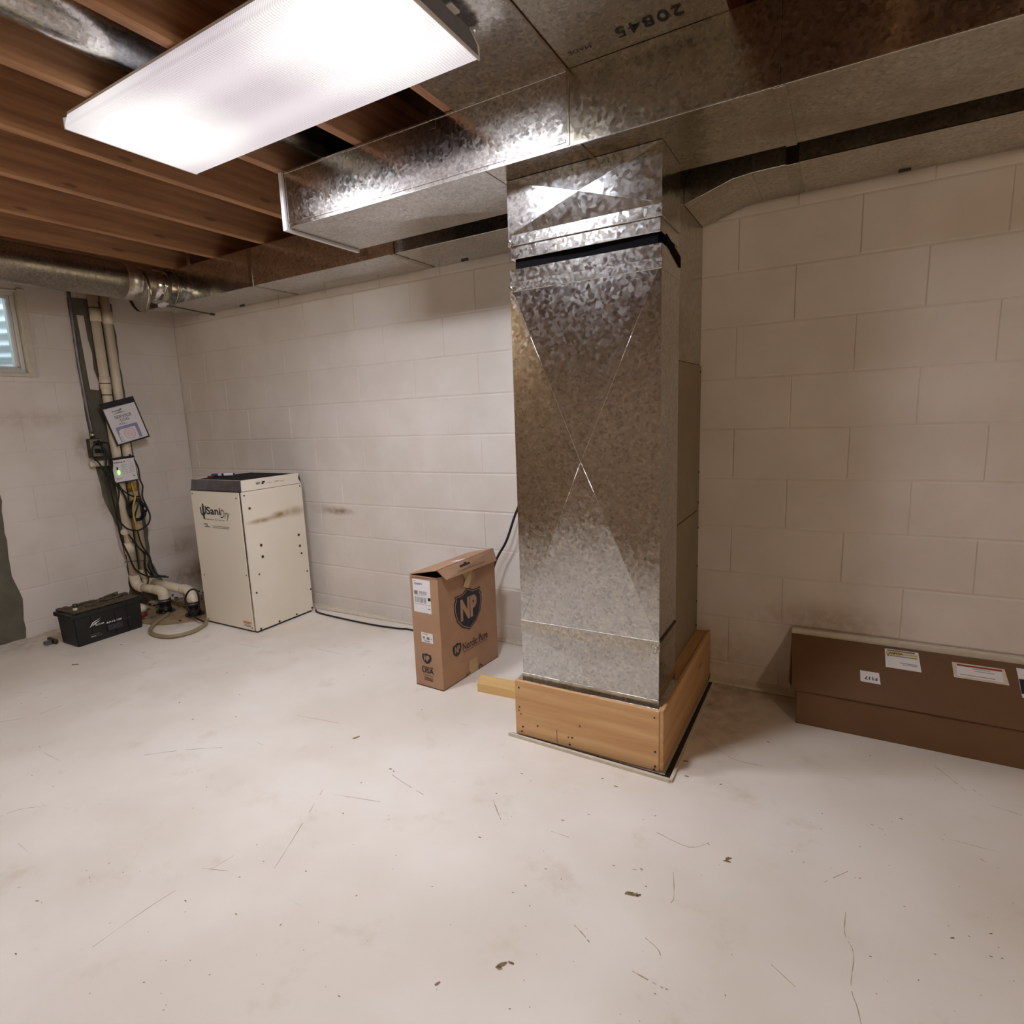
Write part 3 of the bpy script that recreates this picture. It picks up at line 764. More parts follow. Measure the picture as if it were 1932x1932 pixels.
# ================================================================= added fill bulbs behind the camera, each given a plain lampholder
for lo, side in zip(FILL_LIGHTS, ('right', 'left')):
    bx, by, bz = lo.location
    lh = thing('added_fill_bulb', 'added unseen warm fill bulb in a white ceiling lampholder behind the viewer on the %s' % side, 'light bulb', (bx, by, 1.93), 'added fill bulbs on the ceiling')
    COL.objects.link(lo); lo.parent = lh; lo.location = Vector((0, 0, bz - 1.93))
    tube('lampholder', [(bx, by, JZ), (bx, by, 2.12), (bx, by, 2.08)], [.055, .05, .022], M['white_paint'], lh, 20)
    tube('socket', [(bx, by, 2.09), (bx, by, 2.045)], .018, M['grey_steel'], lh, 16)
    box('lamp_board', (bx - .30, by - .1, 2.165), (bx + .30, by + .1, 2.185), M['joist'], lh)

# ================================================================= dehumidifier
dh = thing('dehumidifier', 'tall white upright dehumidifier cabinet standing in the back left corner', 'dehumidifier', (1.026, -.295, 0))
DX0, DX1, DY0, DY1, DZ = .787, 1.265, -.513, -.082, .835
box('base_skid', (DX0 + .008, DY0 + .008, 0), (DX1 - .008, DY1 - .008, .012), M['black'], dh)
box('cabinet', (DX0, DY0, .012), (DX1, DY1, DZ), M['white_enamel'], dh, .0025)
box('front_panel', (DX0 + .002, DY0 - .003, .013), (DX1 - .026, DY0 + .001, DZ - .003), M['white_enamel'], dh, .001)
box('side_panel', (DX1 - .001, DY0 + .001, .013), (DX1 + .002, DY1 - .001, DZ - .002), M['enamel_stained'], dh, .0008)
box('corner_post', (DX1 - .022, DY0 - .001, .013), (DX1 - .010, DY0 + .001, DZ - .003), M['galv_dull'], dh)
# tapered collar: steel on the front, white on the side, dark filter on top
bm = bmesh.new()
def quadp(p, m): f = bm.faces.new([bm.verts.new(q) for q in p]); f.material_index = m
zt, zb = .900, .838; i_ = .008
b4 = [(DX0 + .002, DY0 + .0, zb), (DX1, DY0 + .0, zb), (DX1, DY1, zb), (DX0 + .002, DY1, zb)]
t4 = [(DX0 + .012, DY0 + .006, zt), (DX1 - .002, DY0 + .004, zt), (DX1 - .002, DY1 - .012, zt), (DX0 + .012, DY1 - .008, zt)]
for i in range(4):
    j = (i + 1) % 4; quadp((b4[i], b4[j], t4[j], t4[i]), {0: 0, 1: 1, 2: 0, 3: 0}[i])
quadp(b4[::-1], 1)
link_mesh('top_collar', bm, [M['grey_steel'], M['white_enamel']], dh)
F = Face((DX0 + .012, DY0 + .006, zt), (1, 0, 0), (0, 1, 0))
box('filter', (DX0 + .018, DY0 + .010, zt - .012), (DX1 - .008, DY1 - .016, zt - .004), M['filter'], dh)
bm = bmesh.new()
for k in range(26):
    y = DY0 + .014 + k * .0155
    abox(bm, (DX0 + .020, y, zt - .004), (DX1 - .010, y + .004, zt - .001))
link_mesh('grille', bm, M['black'], dh)
bm = bmesh.new()
abox(bm, (DX0 + .012, DY0 + .006, zt - .002), (DX1 - .003, DY0 + .010, zt + .0012)); abox(bm, (DX0 + .012, DY1 - .014, zt - .002), (DX1 - .003, DY1 - .009, zt + .004))
abox(bm, (DX0 + .012, DY0 + .010, zt - .002), (DX0 + .016, DY1 - .014, zt + .0012)); abox(bm, (DX1 - .006, DY0 + .010, zt - .002), (DX1 - .002, DY1 - .014, zt + .0012))
link_mesh('top_rim', bm, M['white_enamel'], dh)
poly('dark_notch', [(DX1 + .0005, DY1 - .001, zb - .002), (DX1 - .0008, DY1 - .012, zt - .003), (DX1 - .0004, DY1 - .020, zb + .03)], .001, (1, 0, 0), M['black'], dh)
box('seam_line', (DX0, DY0 - .0034, DZ - .0015), (DX1 - .003, DY0, DZ + .0025), M['black'], dh)
for x, z in ((.805, .815), (DX1 - .05, .80), (.822, .31), (DX1 - .035, .35), (.808, .025), (DX1 - .035, .03)):
    tube('screw', [(x, DY0 - .002, z), (x, DY0 - .0052, z)], .0038, M['steel_dark'], dh, 8)
SF = Face((DX1 + .0022, DY0, 0), (0, 1, 0), (0, 0, 1))
for u, v, r in ((.039, .738, .0075), (.089, .512, .0085), (.091, .443, .0085), (.055, .345, .0055), (.023, .242, .006), (.370, .518, .0085), (.371, .448, .008), (.378, .399, .0065), (.409, .275, .006),
                (.424, .151, .006), (.420, .027, .0068), (.293, .023, .0062), (.160, .022, .0066), (.026, .020, .0068), (.012, .815, .005), (.415, .82, .005)):
    p = SF.p(u, v); tube('rubber_plug', [p, p + Vector((.0022, 0, 0))], r, M['steel_dark'], dh, 12)
# lettering on the front
FF = Face((DX0, DY0 - .0032, 0), (1, 0, 0), (0, 0, 1))
FF.text('Sani', .137, .694, .047, M['ink'], dh, wid=.134, bold=.022)
FF.text('Dry', .268, .662, .066, M['ink'], dh, wid=.084, shear=.30, bold=-.006)
FF.text('Basement Air System', .118, .657, .014, M['grey_ink'], dh, wid=.186)
FF.quads('printed_line', [(.177, .6245, .338, .6275), (.185, .615, .335, .618)], M['grey_ink'], dh)
FF.poly('roof_mark', [(.094, .616), (.158, .616), (.126, .628)], M['grey_ink'], dh); FF.quads('roof_mark', [(.096, .632, .135, .637)], M['ink'], dh)
bm = bmesh.new()
def limb(pts, r): atube(bm, [FF.p(u, v, .0006) for u, v in pts], r, 8)
limb([(.108, .663), (.107, .70), (.107, .745), (.108, .758)], [.008, .010, .010, .005])
limb([(.107, .686), (.092, .690), (.083, .702), (.081, .722), (.083, .736)], .0062); limb([(.107, .695), (.122, .699), (.131, .711), (.132, .732), (.130, .742)], .0062)
for q in bm.verts: q.co.y = max(min(q.co.y, DY0 - .0034), DY0 - .0044)
link_mesh('cactus_emblem', bm, M['green_ink'], dh)
FF.quads('orange_sticker', [(.366, .050, .436, .064)], M['orange_ink'], dh); FF.quads('sticker_text', [(.372, .040, .432, .043), (.372, .033, .430, .036)], M['grey_ink'], dh)
SC2 = Face((DX1 + .0012, DY0, 0), (0, 1, 0), (0, 0, 1))
SC2.text('NSF', .100, .868, .012, M['ink'], dh, wid=.028, bold=.03); SC2.poly('arrow_mark', [(.137, .866), (.152, .866), (.152, .874), (.163, .874), (.163, .882), (.142, .882)], M['ink'], dh)
SC2.quads('printed_line', [(.180, .867, .200, .869), (.205, .867, .214, .869), (.228, .869, .262, .873), (.268, .870, .305, .8715), (.275, .865, .30, .8665)], M['grey_ink'], dh)
# pen/caulk marker on top
mk = thing('marker', 'blue and white marker lying on top of the dehumidifier', 'marker', (.83, -.33, .900))
a, b = Vector((.792, -.370, .909)), Vector((.905, -.285, .909)); d = (b - a)
tube('barrel', [a + d * .30, a + d * .95], .0085, M['paper'], mk, 14); tube('cap', [a, a + d * .06, a + d * .30], [.004, .0095, .0095], M['blue'], mk, 14)
tube('end_plug', [a + d * .95, b], [.0088, .006], M['blue'], mk, 14)
tube('blue_band', [a + d * .45, a + d * .55], .0088, M['blue'], mk, 14)
mk2 = tube('pencil', [(.770 + .035, -.405, .9045), (.830, -.372, .9045)], .004, M['red'], None, 8); tag(mk2, 'short red pencil stub beside the marker on the dehumidifier', 'pencil')

# ================================================================= filter carton ("NP")
nb = thing('filter_carton', 'tall narrow cardboard carton with dark shield emblem standing near the back wall', 'cardboard box', (2.62, -.41, 0))
A_, B_, C_ = Vector((2.527, -.625, 0)), Vector((2.684, -.632, 0)), Vector((2.716, -.200, 0)); D_ = A_ + (C_ - B_)
H = .520; t_ = .004
Zv = Vector((0, 0, 1))
def wallp(name, P, Q, h0=0.0, h1=H, mat=None):
    n = (Q - P).cross(Zv).normalized(); return poly(name, [P + Zv * h0, Q + Zv * h0, Q + Zv * h1, P + Zv * h1], -t_, n, mat or M['card'], nb)
wallp('end_panel', A_, B_); wallp('side_panel', B_, C_); wallp('end_panel', C_, D_); wallp('side_panel', D_, A_)
poly('bottom_panel', [A_, B_, C_, D_], .004, (0, 0, 1), M['card_shaded'], nb)
# inner flaps just below the lid, shade put into their colour
poly('inner_flap', [A_ + Zv * (H - .012), B_ + Zv * (H - .004), B_ + (C_ - B_) * .30 + Zv * (H - .020), A_ + (D_ - A_) * .30 + Zv * (H - .024)], .003, (0, 0, 1), M['card_shaded'], nb)
poly('inner_flap', [D_ + Zv * (H - .012), C_ + Zv * (H - .012), C_ + (B_ - C_) * .3 + Zv * (H - .020), D_ + (A_ - D_) * .3 + Zv * (H - .022)], .003, (0, 0, 1), M['card_shaded'], nb)
u = (C_ - B_).normalized(); nx = (B_ - A_).normalized()
lidA, lidD = A_ + Zv * (H + .002), D_ + Zv * (H + .002)
rB = B_ + Zv * (H + .033) - nx * .004 + u * .0; rC = C_ + Zv * (H + .040) - nx * .006
poly('lid_flap', [lidA, rB + u * .004, rC, lidD], .004, (0, 0, 1), M['card'], nb)
oB = B_ + Zv * (H - .012) + nx * .022 + u * .030; oC = C_ + Zv * (H - .018) + nx * .014 - u * .004
LF = Face(oB, oC - oB, (rB + u * .004) - oB)
poly('tuck_flap', [oB, oC, rC, rB + u * .004], .004, LF.N, M['card'], nb)
LFt = Face(oB + LF.N * .0085, oC - oB, (rB - oB) - u * ((rB - oB).dot(u)))
LFt.text('Your family should like for your business.', .088, .010, .011, M['ink'], nb, wid=.215)
LFt.quads('torn_hole', [(.115, .030, .20, .040), (.150, .038, .172, .046)], M['black'], nb)
tf = Face(lidA + Vector((0, 0, .0042)), (lidD - lidA), -(rB - lidA)); 
poly('tape_scrap', [lidA + (rB - lidA) * q + (lidD - lidA) * s_ + Vector((0, 0, .0052 + q * .002)) for q, s_ in ((.45, .42), (.96, .38), (.97, .60), (.60, .66))], .0006, (0, 0, 1), M['paper'], nb)
# prints on the long side
G = Face(B_ + (C_ - B_).cross(Zv).normalized() * 0.0, C_ - B_, Zv)
def shield(G, u0, v0, w_, h_, par, letters=True, lift=.0008):
    sh = [(.0, .74), (.06, .83), (.03, .90), (.30, .90), (.5, 1.0), (.70, .90), (.97, .90), (.94, .83), (1.0, .74), (1.0, .55), (.93, .32), (.76, .13), (.5, .0), (.24, .13), (.07, .32), (.0, .55)]
    def sc(k, dk): return [(u0 + w_ * (.5 + (a - .5) * k), v0 + h_ * (.5 + (b - .5) * k)) for a, b in sh]
    G.poly('shield_emblem', sc(1.0, 0), M['navy'], par, lift); 
    if w_ > .1:
        G.poly('shield_line', sc(.93, 0), M['card'], par, lift + .0005); G.poly('shield_emblem', sc(.89, 0), M['navy'], par, lift + .001)
    if letters: G.text('NP', u0 + w_ * .20, v0 + h_ * (.28 if w_ > .1 else .30), h_ * .50, M['card'], par, wid=w_ * .60, bold=.05, lift=lift + .0019, shear=.05, name='shield_letters')
shield(G, .101, .221, .212, .205, nb)
shield(G, .076, .124, .064, .066, nb)
G.text('Nordic Pure', .150, .136, .036, M['ink'], nb, wid=.198, bold=.018)
G.text('AC & FURNACE FILTERS', .154, .124, .007, M['ink'], nb, wid=.19)
G.text('®', .276, .232, .009, M['ink'], nb)
G.quad('tape', .190, .0, .260, .070, M['tape'], nb)
poly('torn_tape', [G.p(a, b, l) for a, b, l in ((.170, .500, .004), (.245, .505, .004), (.258, .472, .010), (.225, .452, .006), (.200, .425, .012), (.172, .440, .004), (.185, .470, .010))], .001, G.N, M['tape'], nb)
for pts in ([(.165, .0), (.170, .010), (.185, .008), (.195, .014), (.200, .003)], [(.268, .0), (.272, .014), (.282, .020), (.292, .004)]):
    bm = bmesh.new(); atube(bm, [G.p(a, b + .002, .0008) for a, b in pts], .0018, 5); link_mesh('tear_mark', bm, M['ink'], nb)
# prints on the narrow end
E_ = Face(A_, B_ - A_, Zv)
sl_ = E_.quad('shipping_label', .015, .353, .114, .505, M['paper'], nb)
E_.quads('barcode', [(.024 + k * .0052, .398, .024 + k * .0052 + random.choice((.002, .0032)), .424) for k in range(13)] + [(.050 + k * .0045, .437, .0522 + k * .0045, .447) for k in range(10)] + [(.022, .436, .042, .452), (.050, .4485, .092, .4515), (.022, .432, .085, .4335), (.022, .496, .034, .4985), (.024, .484, .070, .488), (.024, .480, .060, .4822)], M['grey_ink'], sl_, .0016)
E_.quads('label_square', [(.098, .412, .1135, .426)], M['ink'], sl_, .0016); E_.quads('label_rule', [(.016, .391, .113, .3925), (.095, .372, .110, .376)], M['grey_ink'], sl_, .0016)
sl2 = E_.quad('small_label', .047, .215, .113, .261, M['paper'], nb)
E_.quads('label_text', [(.055, .253, .085, .256), (.055, .234, .068, .242), (.056, .228, .070, .231), (.078, .229, .094, .242), (.102, .234, .108, .238), (.062, .220, .094, .224)], M['grey_ink'], sl2, .0016)
shield(E_, .044, .112, .054, .052, nb)
E_.text('MADE IN THE', .041, .092, .008, M['ink'], nb, wid=.062, bold=.02); E_.text('USA', .039, .068, .023, M['ink'], nb, wid=.068, bold=.03)
E_.text('Superhero!', .045, .052, .011, M['ink'], nb, wid=.058); E_.quads('printed_line', [(.048, .045, .100, .0475), (.050, .039, .098, .0415), (.052, .033, .100, .0355)], M['ink'], nb)
E_.quads('bottom_edge', [(.0, .0, .157, .003)], M['ink'], nb)

# ================================================================= long cartons on the right
lb = thing('long_carton', 'long low brown cardboard carton with sloping lid lying along the right back wall', 'cardboard box', (4.6, -.13, 0))
LX0, LX1 = 4.052, 5.45
box('carton_body', (LX0, -.250, 0), (LX1, -.040, .131), M['card_dark'], lb, .002)
TF = Face((4.036, -.258, .139), (1, 0, 0), (0, .222, .137))
ll = TF.V * .262
poly('lid', [TF.p(0, 0), TF.p(LX1 - 4.03, 0), TF.p(LX1 - 4.03, .264), TF.p(-.022, .264)], -.0055, TF.N, M['card_dark'], lb)
poly('lid_end', [TF.p(-.016, .03, -.006), TF.p(-.020, .262, -.006), (4.036, -.045, .131), (4.052, -.235, .131)], .004, (1, 0, 0), M['card_dark'], lb)
T2 = Face(TF.p(0.009, -.005), (1, 0, 0), TF.V)
def lab(u0, v0, u1, v1, sk=.004, mat='paper'): return T2.poly('label', [(u0, v0), (u1 + sk, v0 - .001), (u1 - .002, v1), (u0 - .002, v1)], M[mat], lb)
lab(.287, .171, .390, .256); T2.quads('label_print', [(.292, .246, .378, .2525), (.300, .224, .384, .2285), (.292, .222, .298, .231), (.330, .196, .384, .1985), (.340, .190, .384, .1925)], M['grey_ink'], lb, .0018)
T2.quads('yellow_stripe', [(.289, .230, .335, .244)], M['yellow_ink'], lb, .0016); T2.quads('yellow_stripe', [(.335, .2335, .385, .243)], M['yellow_ink'], lb, .0016)
T2.text('VOAV', .297, .233, .009, M['ink'], lb, wid=.045, bold=.03, flip=True, lift=.0022)
lab(.209, .090, .268, .138, .003); T2.text('F117', .221, .101, .014, M['ink'], lb, wid=.040, bold=.03, flip=True, lift=.002)
lab(.487, .172, .632, .237, .004, 'paper_dim'); T2.quads('label_sheet', [(.497, .180, .622, .232)], M['paper'], lb, .0016)
T2.quads('red_stripe', [(.498, .2235, .622, .231)], M['red_ink'], lb, .0020); T2.quads('label_print', [(.540, .2165, .59, .219), (.505, .186, .60, .1885), (.545, .208, .600, .210)], M['grey_ink'], lb, .002)
lab(.664, .13, .760, .250); T2.quads('black_block', [(.664, .145, .72, .205)], M['ink'], lb, .0018)
pn = box('leaning_panel', (4.012, -.026, .002), (5.5, -.004, .298), M['cream_trim'], None, .004); tag(pn, 'pale cream panel standing on edge between the long carton and the back wall', 'panel')

# ================================================================= pump corner
# --- grey utility conduit with outlet box
ub = thing('outlet_box', 'corroded metal outlet box with conduit on the bare strip of the left wall', 'electrical outlet', (.03, -.65, 1.10))
tube('conduit', [(.030, -.662, 2.10), (.030, -.668, 1.7), (.030, -.662, 1.40), (.030, -.652, 1.195)], .0095, M['grey_steel'], ub, 12, 4)
tube('coupling', [(.030, -.652, 1.20), (.030, -.652, 1.172)], .013, M['galv_seam'], ub, 12)
box('box_body', (XL + .002, -.690, 1.045), (.055, -.622, 1.165), M['steel_dark'], ub, .004)
box('cover_plate', (.055, -.688, 1.050), (.058, -.618, 1.160), plain('outlet_cover', srgb(128, 124, 104), .6, .3), ub, .002)
for z in (1.135, 1.085):
    box('socket', (.058, -.668, z - .014), (.0605, -.638, z + .014), M['black'], ub, .003)
# --- plugs
def plug(name, y, z, lab_, sz=.024):
    o = box(name, (.060, y - sz / 2, z - sz / 2), (.096, y + sz / 2, z + sz / 2), M['black'], None, .005, seg=2); return tag(o, lab_, 'plug', 'plugs in the outlet box')
plug('plug', -.640, 1.132, 'upper black plug pushed into the outlet box on the left wall')
plug('plug', -.634, 1.082, 'lower black plug pushed into the outlet box on the left wall')
wl1 = box('junction_strip', (.030, -.700, .985), (.062, -.560, 1.020), M['paper_dim'], None, .005); tag(wl1, 'small cream adapter block below the outlet box on the left wall', 'adapter')
# --- pvc pipes
pv1 = thing('drain_pipe', 'left white plastic drain pipe rising up the left wall from the sump', 'pipe', (.062, -.540, 0), 'drain pipes on the left wall')
pv2 = thing('drain_pipe', 'right white plastic drain pipe rising up the left wall from the sump', 'pipe', (.062, -.470, 0), 'drain pipes on the left wall')
pr = .0285
tube('pipe', [(.062, -.548, 2.12), (.062, -.543, 1.2), (.062, -.540, .20)], pr, M['pvc'], pv1, 20)
tube('pipe', [(.062, -.478, 2.12), (.062, -.474, 1.2), (.062, -.470, .225)], pr, M['pvc'], pv2, 20)
for par, y, zs_ in ((pv1, -.545, (1.97, 1.55, .46)), (pv2, -.475, (1.96, .62))):
    for z in zs_: tube('coupling', [(.062, y, z), (.062, y, z - .075)], pr + .0035, M['pvc'], par, 20)
for z in (1.978, 1.512, 1.440): tube('dark_ring', [(.062, -.5455, z), (.062, -.5455, z - .006)], pr + .0042, M['steel_dark'], pv1, 20)
def elbow(name, c, r, d0, d1, rr, par):
    """quarter bend from direction -d0 side to d1"""
    d0, d1 = Vector(d0), Vector(d1); pts = []
    for k in range(9):
        t = math.pi / 2 * k / 8; pts.append(Vector(c) + d0 * (math.cos(t) * r) * -1 + d0 * r * 0 + d1 * (math.sin(t) * r) + (d0 * 0))
    return tube(name, pts, rr, M['pvc'], par, 20)
tube('elbow', smooth_path([(.062, -.540, .235), (.063, -.540, .195), (.078, -.539, .168), (.110, -.537, .155), (.145, -.535, .153)], 4), pr + .004, M['pvc'], pv1, 20)
tube('run', [(.13, -.536, .153), (.31, -.522, .150)], pr, M['pvc'], pv1, 20)
tube('elbow', smooth_path([(.275, -.524, .151), (.310, -.521, .150), (.335, -.519, .140), (.343, -.518, .115), (.344, -.518, .085)], 4), pr + .005, M['pvc'], pv1, 20)
tube('elbow', smooth_path([(.062, -.470, .260), (.063, -.470, .215), (.078, -.469, .182), (.110, -.467, .168), (.145, -.466, .166)], 4), pr + .004, M['pvc'], pv2, 20)
tube('run', [(.13, -.466, .166), (.50, -.457, .160)], pr, M['pvc'], pv2, 20)
tube('elbow', smooth_path([(.47, -.458, .160), (.515, -.457, .159), (.555, -.462, .148), (.585, -.470, .120), (.598, -.474, .085)], 4), pr + .005, M['pvc'], pv2, 20)
tube('yellow_glue', [(.0622, -.4735, .86), (.0622, -.4732, .80)], pr + .001, plain('yellowed_pvc', srgb(196, 158, 70), .5, nscale=30, namt=.3), pv2, 20)
tube('stub_cap', [(.064, -.555, .545), (.110, -.590, .545)], .020, M['pvc'], pv1, 16)
# --- rubber check valve couplings
for x, y, l in ((.344, -.518, 'black ribbed rubber coupling on the sump nearer the battery'), (.600, -.475, 'black ribbed rubber coupling on the sump nearer the dehumidifier')):
    t = thing('rubber_coupling', l, 'pipe coupling', (x, y, 0), 'rubber couplings on the sump')
    tube('sleeve', [(x, y, .012), (x, y, .03), (x, y, .034), (x, y, .074), (x, y, .078), (x, y, .098)], [.040, .040, .036, .036, .040, .040], M['black'], t, 20)
    tube('hose_clamp', [(x, y, .080), (x, y, .090)], .0415, M['grey_steel'], t, 20); tube('hose_clamp', [(x, y, .034), (x, y, .043)], .0385, M['steel_dark'], t, 20)
    tube('foot', [(x, y, .008), (x, y, .016)], .058, M['black'], t, 24)
# --- sump lid
sl = thing('sump_cover', 'round stained sump lid on the floor in the back left corner', 'sump cover', (.42, -.44, 0))
bm = bmesh.new(); n = 40; rr = []
for (q, z) in ((.315, .0), (.315, .006), (.300, .009), (.0001, .009)):
    rr.append([bm.verts.new((.42 + q * math.cos(2 * math.pi * k / n), -.40 + q * math.sin(2 * math.pi * k / n), z)) for k in range(n)])
for A, B in zip(rr, rr[1:]):
    for k in range(n): bm.faces.new((A[k], A[(k + 1) % n], B[(k + 1) % n], B[k]))
bmesh.ops.recalc_face_normals(bm, faces=bm.faces); link_mesh('cover', bm, M['lid'], sl)
for k in range(6):
    a = k * 1.047 + .3; tube('bolt', [(.42 + .285 * math.cos(a), -.40 + .285 * math.sin(a), .008), (.42 + .285 * math.cos(a), -.40 + .285 * math.sin(a), .016)], .008, M['steel_dark'], sl, 6)
fc = thing('float_cap', 'small cream cap with a red base beside the battery end', 'cap', (.30, -.66, .0))
tube('red_base', [(.285, -.655, .0), (.285, -.655, .045)], .044, M['red'], fc, 20); tube('cream_top', [(.285, -.655, .045), (.285, -.655, .07), (.285, -.655, .085)], [.046, .044, .030], M['pvc'], fc, 20)
hs = tube('drain_hose', [(.43, -.55, .016), (.47, -.60, .014), (.535, -.70, .013), (.64, -.79, .013), (.76, -.815, .013), (.865, -.785, .013), (.90, -.69, .013), (.86, -.58, .013), (.80, -.53, .013), (.745, -.48, .018), (.735, -.35, .018)], .0115, M['hose'], None, 12, 6)
tag(hs, 'tan vinyl drain hose looping over the floor beside the dehumidifier', 'hose')
# rubble at wall foot
rb_ = bmesh.new()
for k in range(70):
    x, y = random.uniform(.03, .40), random.uniform(-.70, -.12); s = random.uniform(.004, .013)
    c = Vector((x, y, .010 + s * .3)); m = Matrix.Rotation(random.random() * 6, 4, 'Z') @ Matrix.Rotation(random.random() * 3, 4, 'X')
    bmesh.ops.create_icosphere(rb_, subdivisions=1, radius=s, matrix=Matrix.Translation(c) @ m @ Matrix.Diagonal((1.3, 1, .6, 1)))
o = link_mesh('rubble', rb_, M['rust'], None, 'stuff'); tag(o, 'crumbs of concrete and dirt around the sump in the corner', 'rubble')

# --- control box with label and green lamp
def tilted_face(tl, tr, bl):
    tl, tr, bl = map(Vector, (tl, tr, bl)); return Face(bl, tr - tl, tl - bl), (tr - tl).length, (tl - bl).length
F1, w1, h1 = tilted_face((.118, -.610, 1.020), (.122, -.462, 1.030), (.118, -.604, .872))
cb = thing('pump_controller', 'small black pump control box with white label and green lamp on the pipes', 'control box', (.10, -.53, .872))
def fbox(name, F, u0, v0, u1, v1, d0, d1, mat, par, bev=.0):
    bm = bmesh.new(); vs = [bm.verts.new(F.p(a, b, d)) for a in (u0, u1) for b in (v0, v1) for d in (d0, d1)]
    for f in ((0, 1, 3, 2), (4, 6, 7, 5), (0, 4, 5, 1), (2, 3, 7, 6), (0, 2, 6, 4), (1, 5, 7, 3)): bm.faces.new([vs[i] for i in f])
    bmesh.ops.recalc_face_normals(bm, faces=bm.faces)
    if bev: bmesh.ops.bevel(bm, geom=list(bm.edges), offset=bev, segments=2, affect='EDGES')
    return link_mesh(name, bm, mat, par)
fbox('case', F1, -.004, -.006, w1 + .004, h1 + .012, -.028, .0, M['black'], cb, .003)
lp = fbox('label_plate', F1, .002, .002, w1 - .002, h1 - .002, .0005, .0015, M['paper'], cb)
FL_ = Face(F1.p(0, 0, .0016), F1.U, F1.V)
FL_.text('ProSump II', .004, .122, .013, M['ink'], lp, wid=.078, bold=.04); FL_.text('BASEMENT', .096, .126, .005, M['grey_ink'], lp, wid=.03)
FL_.quads('printed_line', [(.055 + (k % 2) * .045, .108 - (k // 2) * .011, .092 + (k % 2) * .042, .1095 - (k // 2) * .011) for k in range(12)] + [(.01, .020 + k * .007, .05, .0215 + k * .007) for k in range(2)], M['grey_ink'], lp)
FL_.quads('printed_line', [(.118, .026, .123, .032), (.126, .026, .132, .033)], M['ink'], lp)
poly('switch', [FL_.p(a, b, .001) for a, b in ((.026, .082), (.034, .082), (.034, .100), (.026, .100))], .003, FL_.N, M['black'], cb)
bm = bmesh.new(); bmesh.ops.create_uvsphere(bm, u_segments=14, v_segments=8, radius=1, matrix=Matrix.Translation(FL_.p(.034, .064, .003)) @ Matrix.Diagonal((.005, .0085, .0155, 1)))
link_mesh('green_lamp', bm, M['led'], cb, smooth=True)
tube('top_knob', [F1.p(w1 - .02, h1 + .010, -.01), F1.p(w1 - .02, h1 + .022, -.01)], .006, M['black'], cb, 10)

# --- service log pouch
F2, w2, h2 = tilted_face((.104, -.640, 1.375), (.124, -.443, 1.424), (.126, -.556, 1.112))
F2 = Face((.126, -.556, 1.112), Vector((.124, -.443, 1.424)) - Vector((.104, -.640, 1.375)), Vector((.104, -.640, 1.375)) - Vector((.126, -.556, 1.112)))
# keep it square-cornered along its lean
F2.V = (F2.V - F2.U * F2.V.dot(F2.U)).normalized(); F2.N = F2.U.cross(F2.V).normalized()
w2, h2 = .205, .270
sg = thing('service_log', 'black-framed clear pouch holding a printed service log, tilted on the drain pipes', 'document pouch', (.11, -.50, 1.11))
fbox('backing', F2, 0, 0, w2, h2, -.006, .0, M['paper'], sg)
for u0, v0, u1, v1 in ((-.004, -.004, w2 + .004, .006), (-.004, h2 - .034, w2 + .004, h2 + .004), (-.004, .006, .004, h2 - .034), (w2 - .003, .006, w2 + .004, h2 - .034)):
    fbox('frame_edge', F2, u0, v0, u1, v1, -.007, .003, M['black'], sg)
bk = fbox('booklet', F2, .028, .014, .166, .226, .0005, .0025, M['paper'], sg)
FB = Face(F2.p(.028, .014, .0027), F2.U, F2.V)
FB.text('SERVICE', .020, .146, .020, M['ink'], bk, wid=.106, bold=.028); FB.text('LOG', .048, .124, .018, M['ink'], bk, wid=.054, bold=.028)
FB.text('Basement', .020, .192, .011, M['ink'], bk, wid=.06, bold=.04); FB.poly('roof_mark', [(.052, .196), (.085, .196), (.078, .206)], M['ink'], bk)
FB.poly('roof_mark', [(.020, .178), (.105, .178), (.062, .190)], M['grey_ink'], bk)
FB.quads('printed_line', [(.032, .112, .066, .115), (.026, .105, .080, .108)], M['ink'], bk)
FB.quads('blue_band', [(.0, .078, .138, .096), (.0, .0, .022, .078), (.118, .0, .138, .078)], M['blue_ink'], bk)
FB.quads('white_panel', [(.012, .052, .112, .072)], M['paper'], bk, .0016); FB.quads('white_panel', [(.006, .004, .118, .050)], M['paper'], bk, .0014)
bm = bmesh.new()
for k in range(32):
    a0, a1 = 2 * math.pi * k / 32, 2 * math.pi * (k + 1) / 32; q = lambda a, r: bm.verts.new(FB.p(.070 + r * math.cos(a), .040 + r * math.sin(a), .002))
    bm.faces.new((q(a0, .031), q(a0, .035), q(a1, .035), q(a1, .031)))
link_mesh('stamp_ring', bm, M['pink_ink'], bk)
FB.quads('stamp_text', [(.048, .054, .092, .057), (.046, .044, .094, .047), (.048, .034, .092, .037), (.054, .024, .086, .027)], M['pink_ink'], bk, .002)
FB.quads('printed_line', [(.012, .010, .014, .040), (.018, .008, .020, .038)], M['grey_ink'], bk, .0018)
fbox('clear_sleeve', F2, .005, .006, w2 - .004, h2 - .034, .0045, .005, M['pouch'], sg)

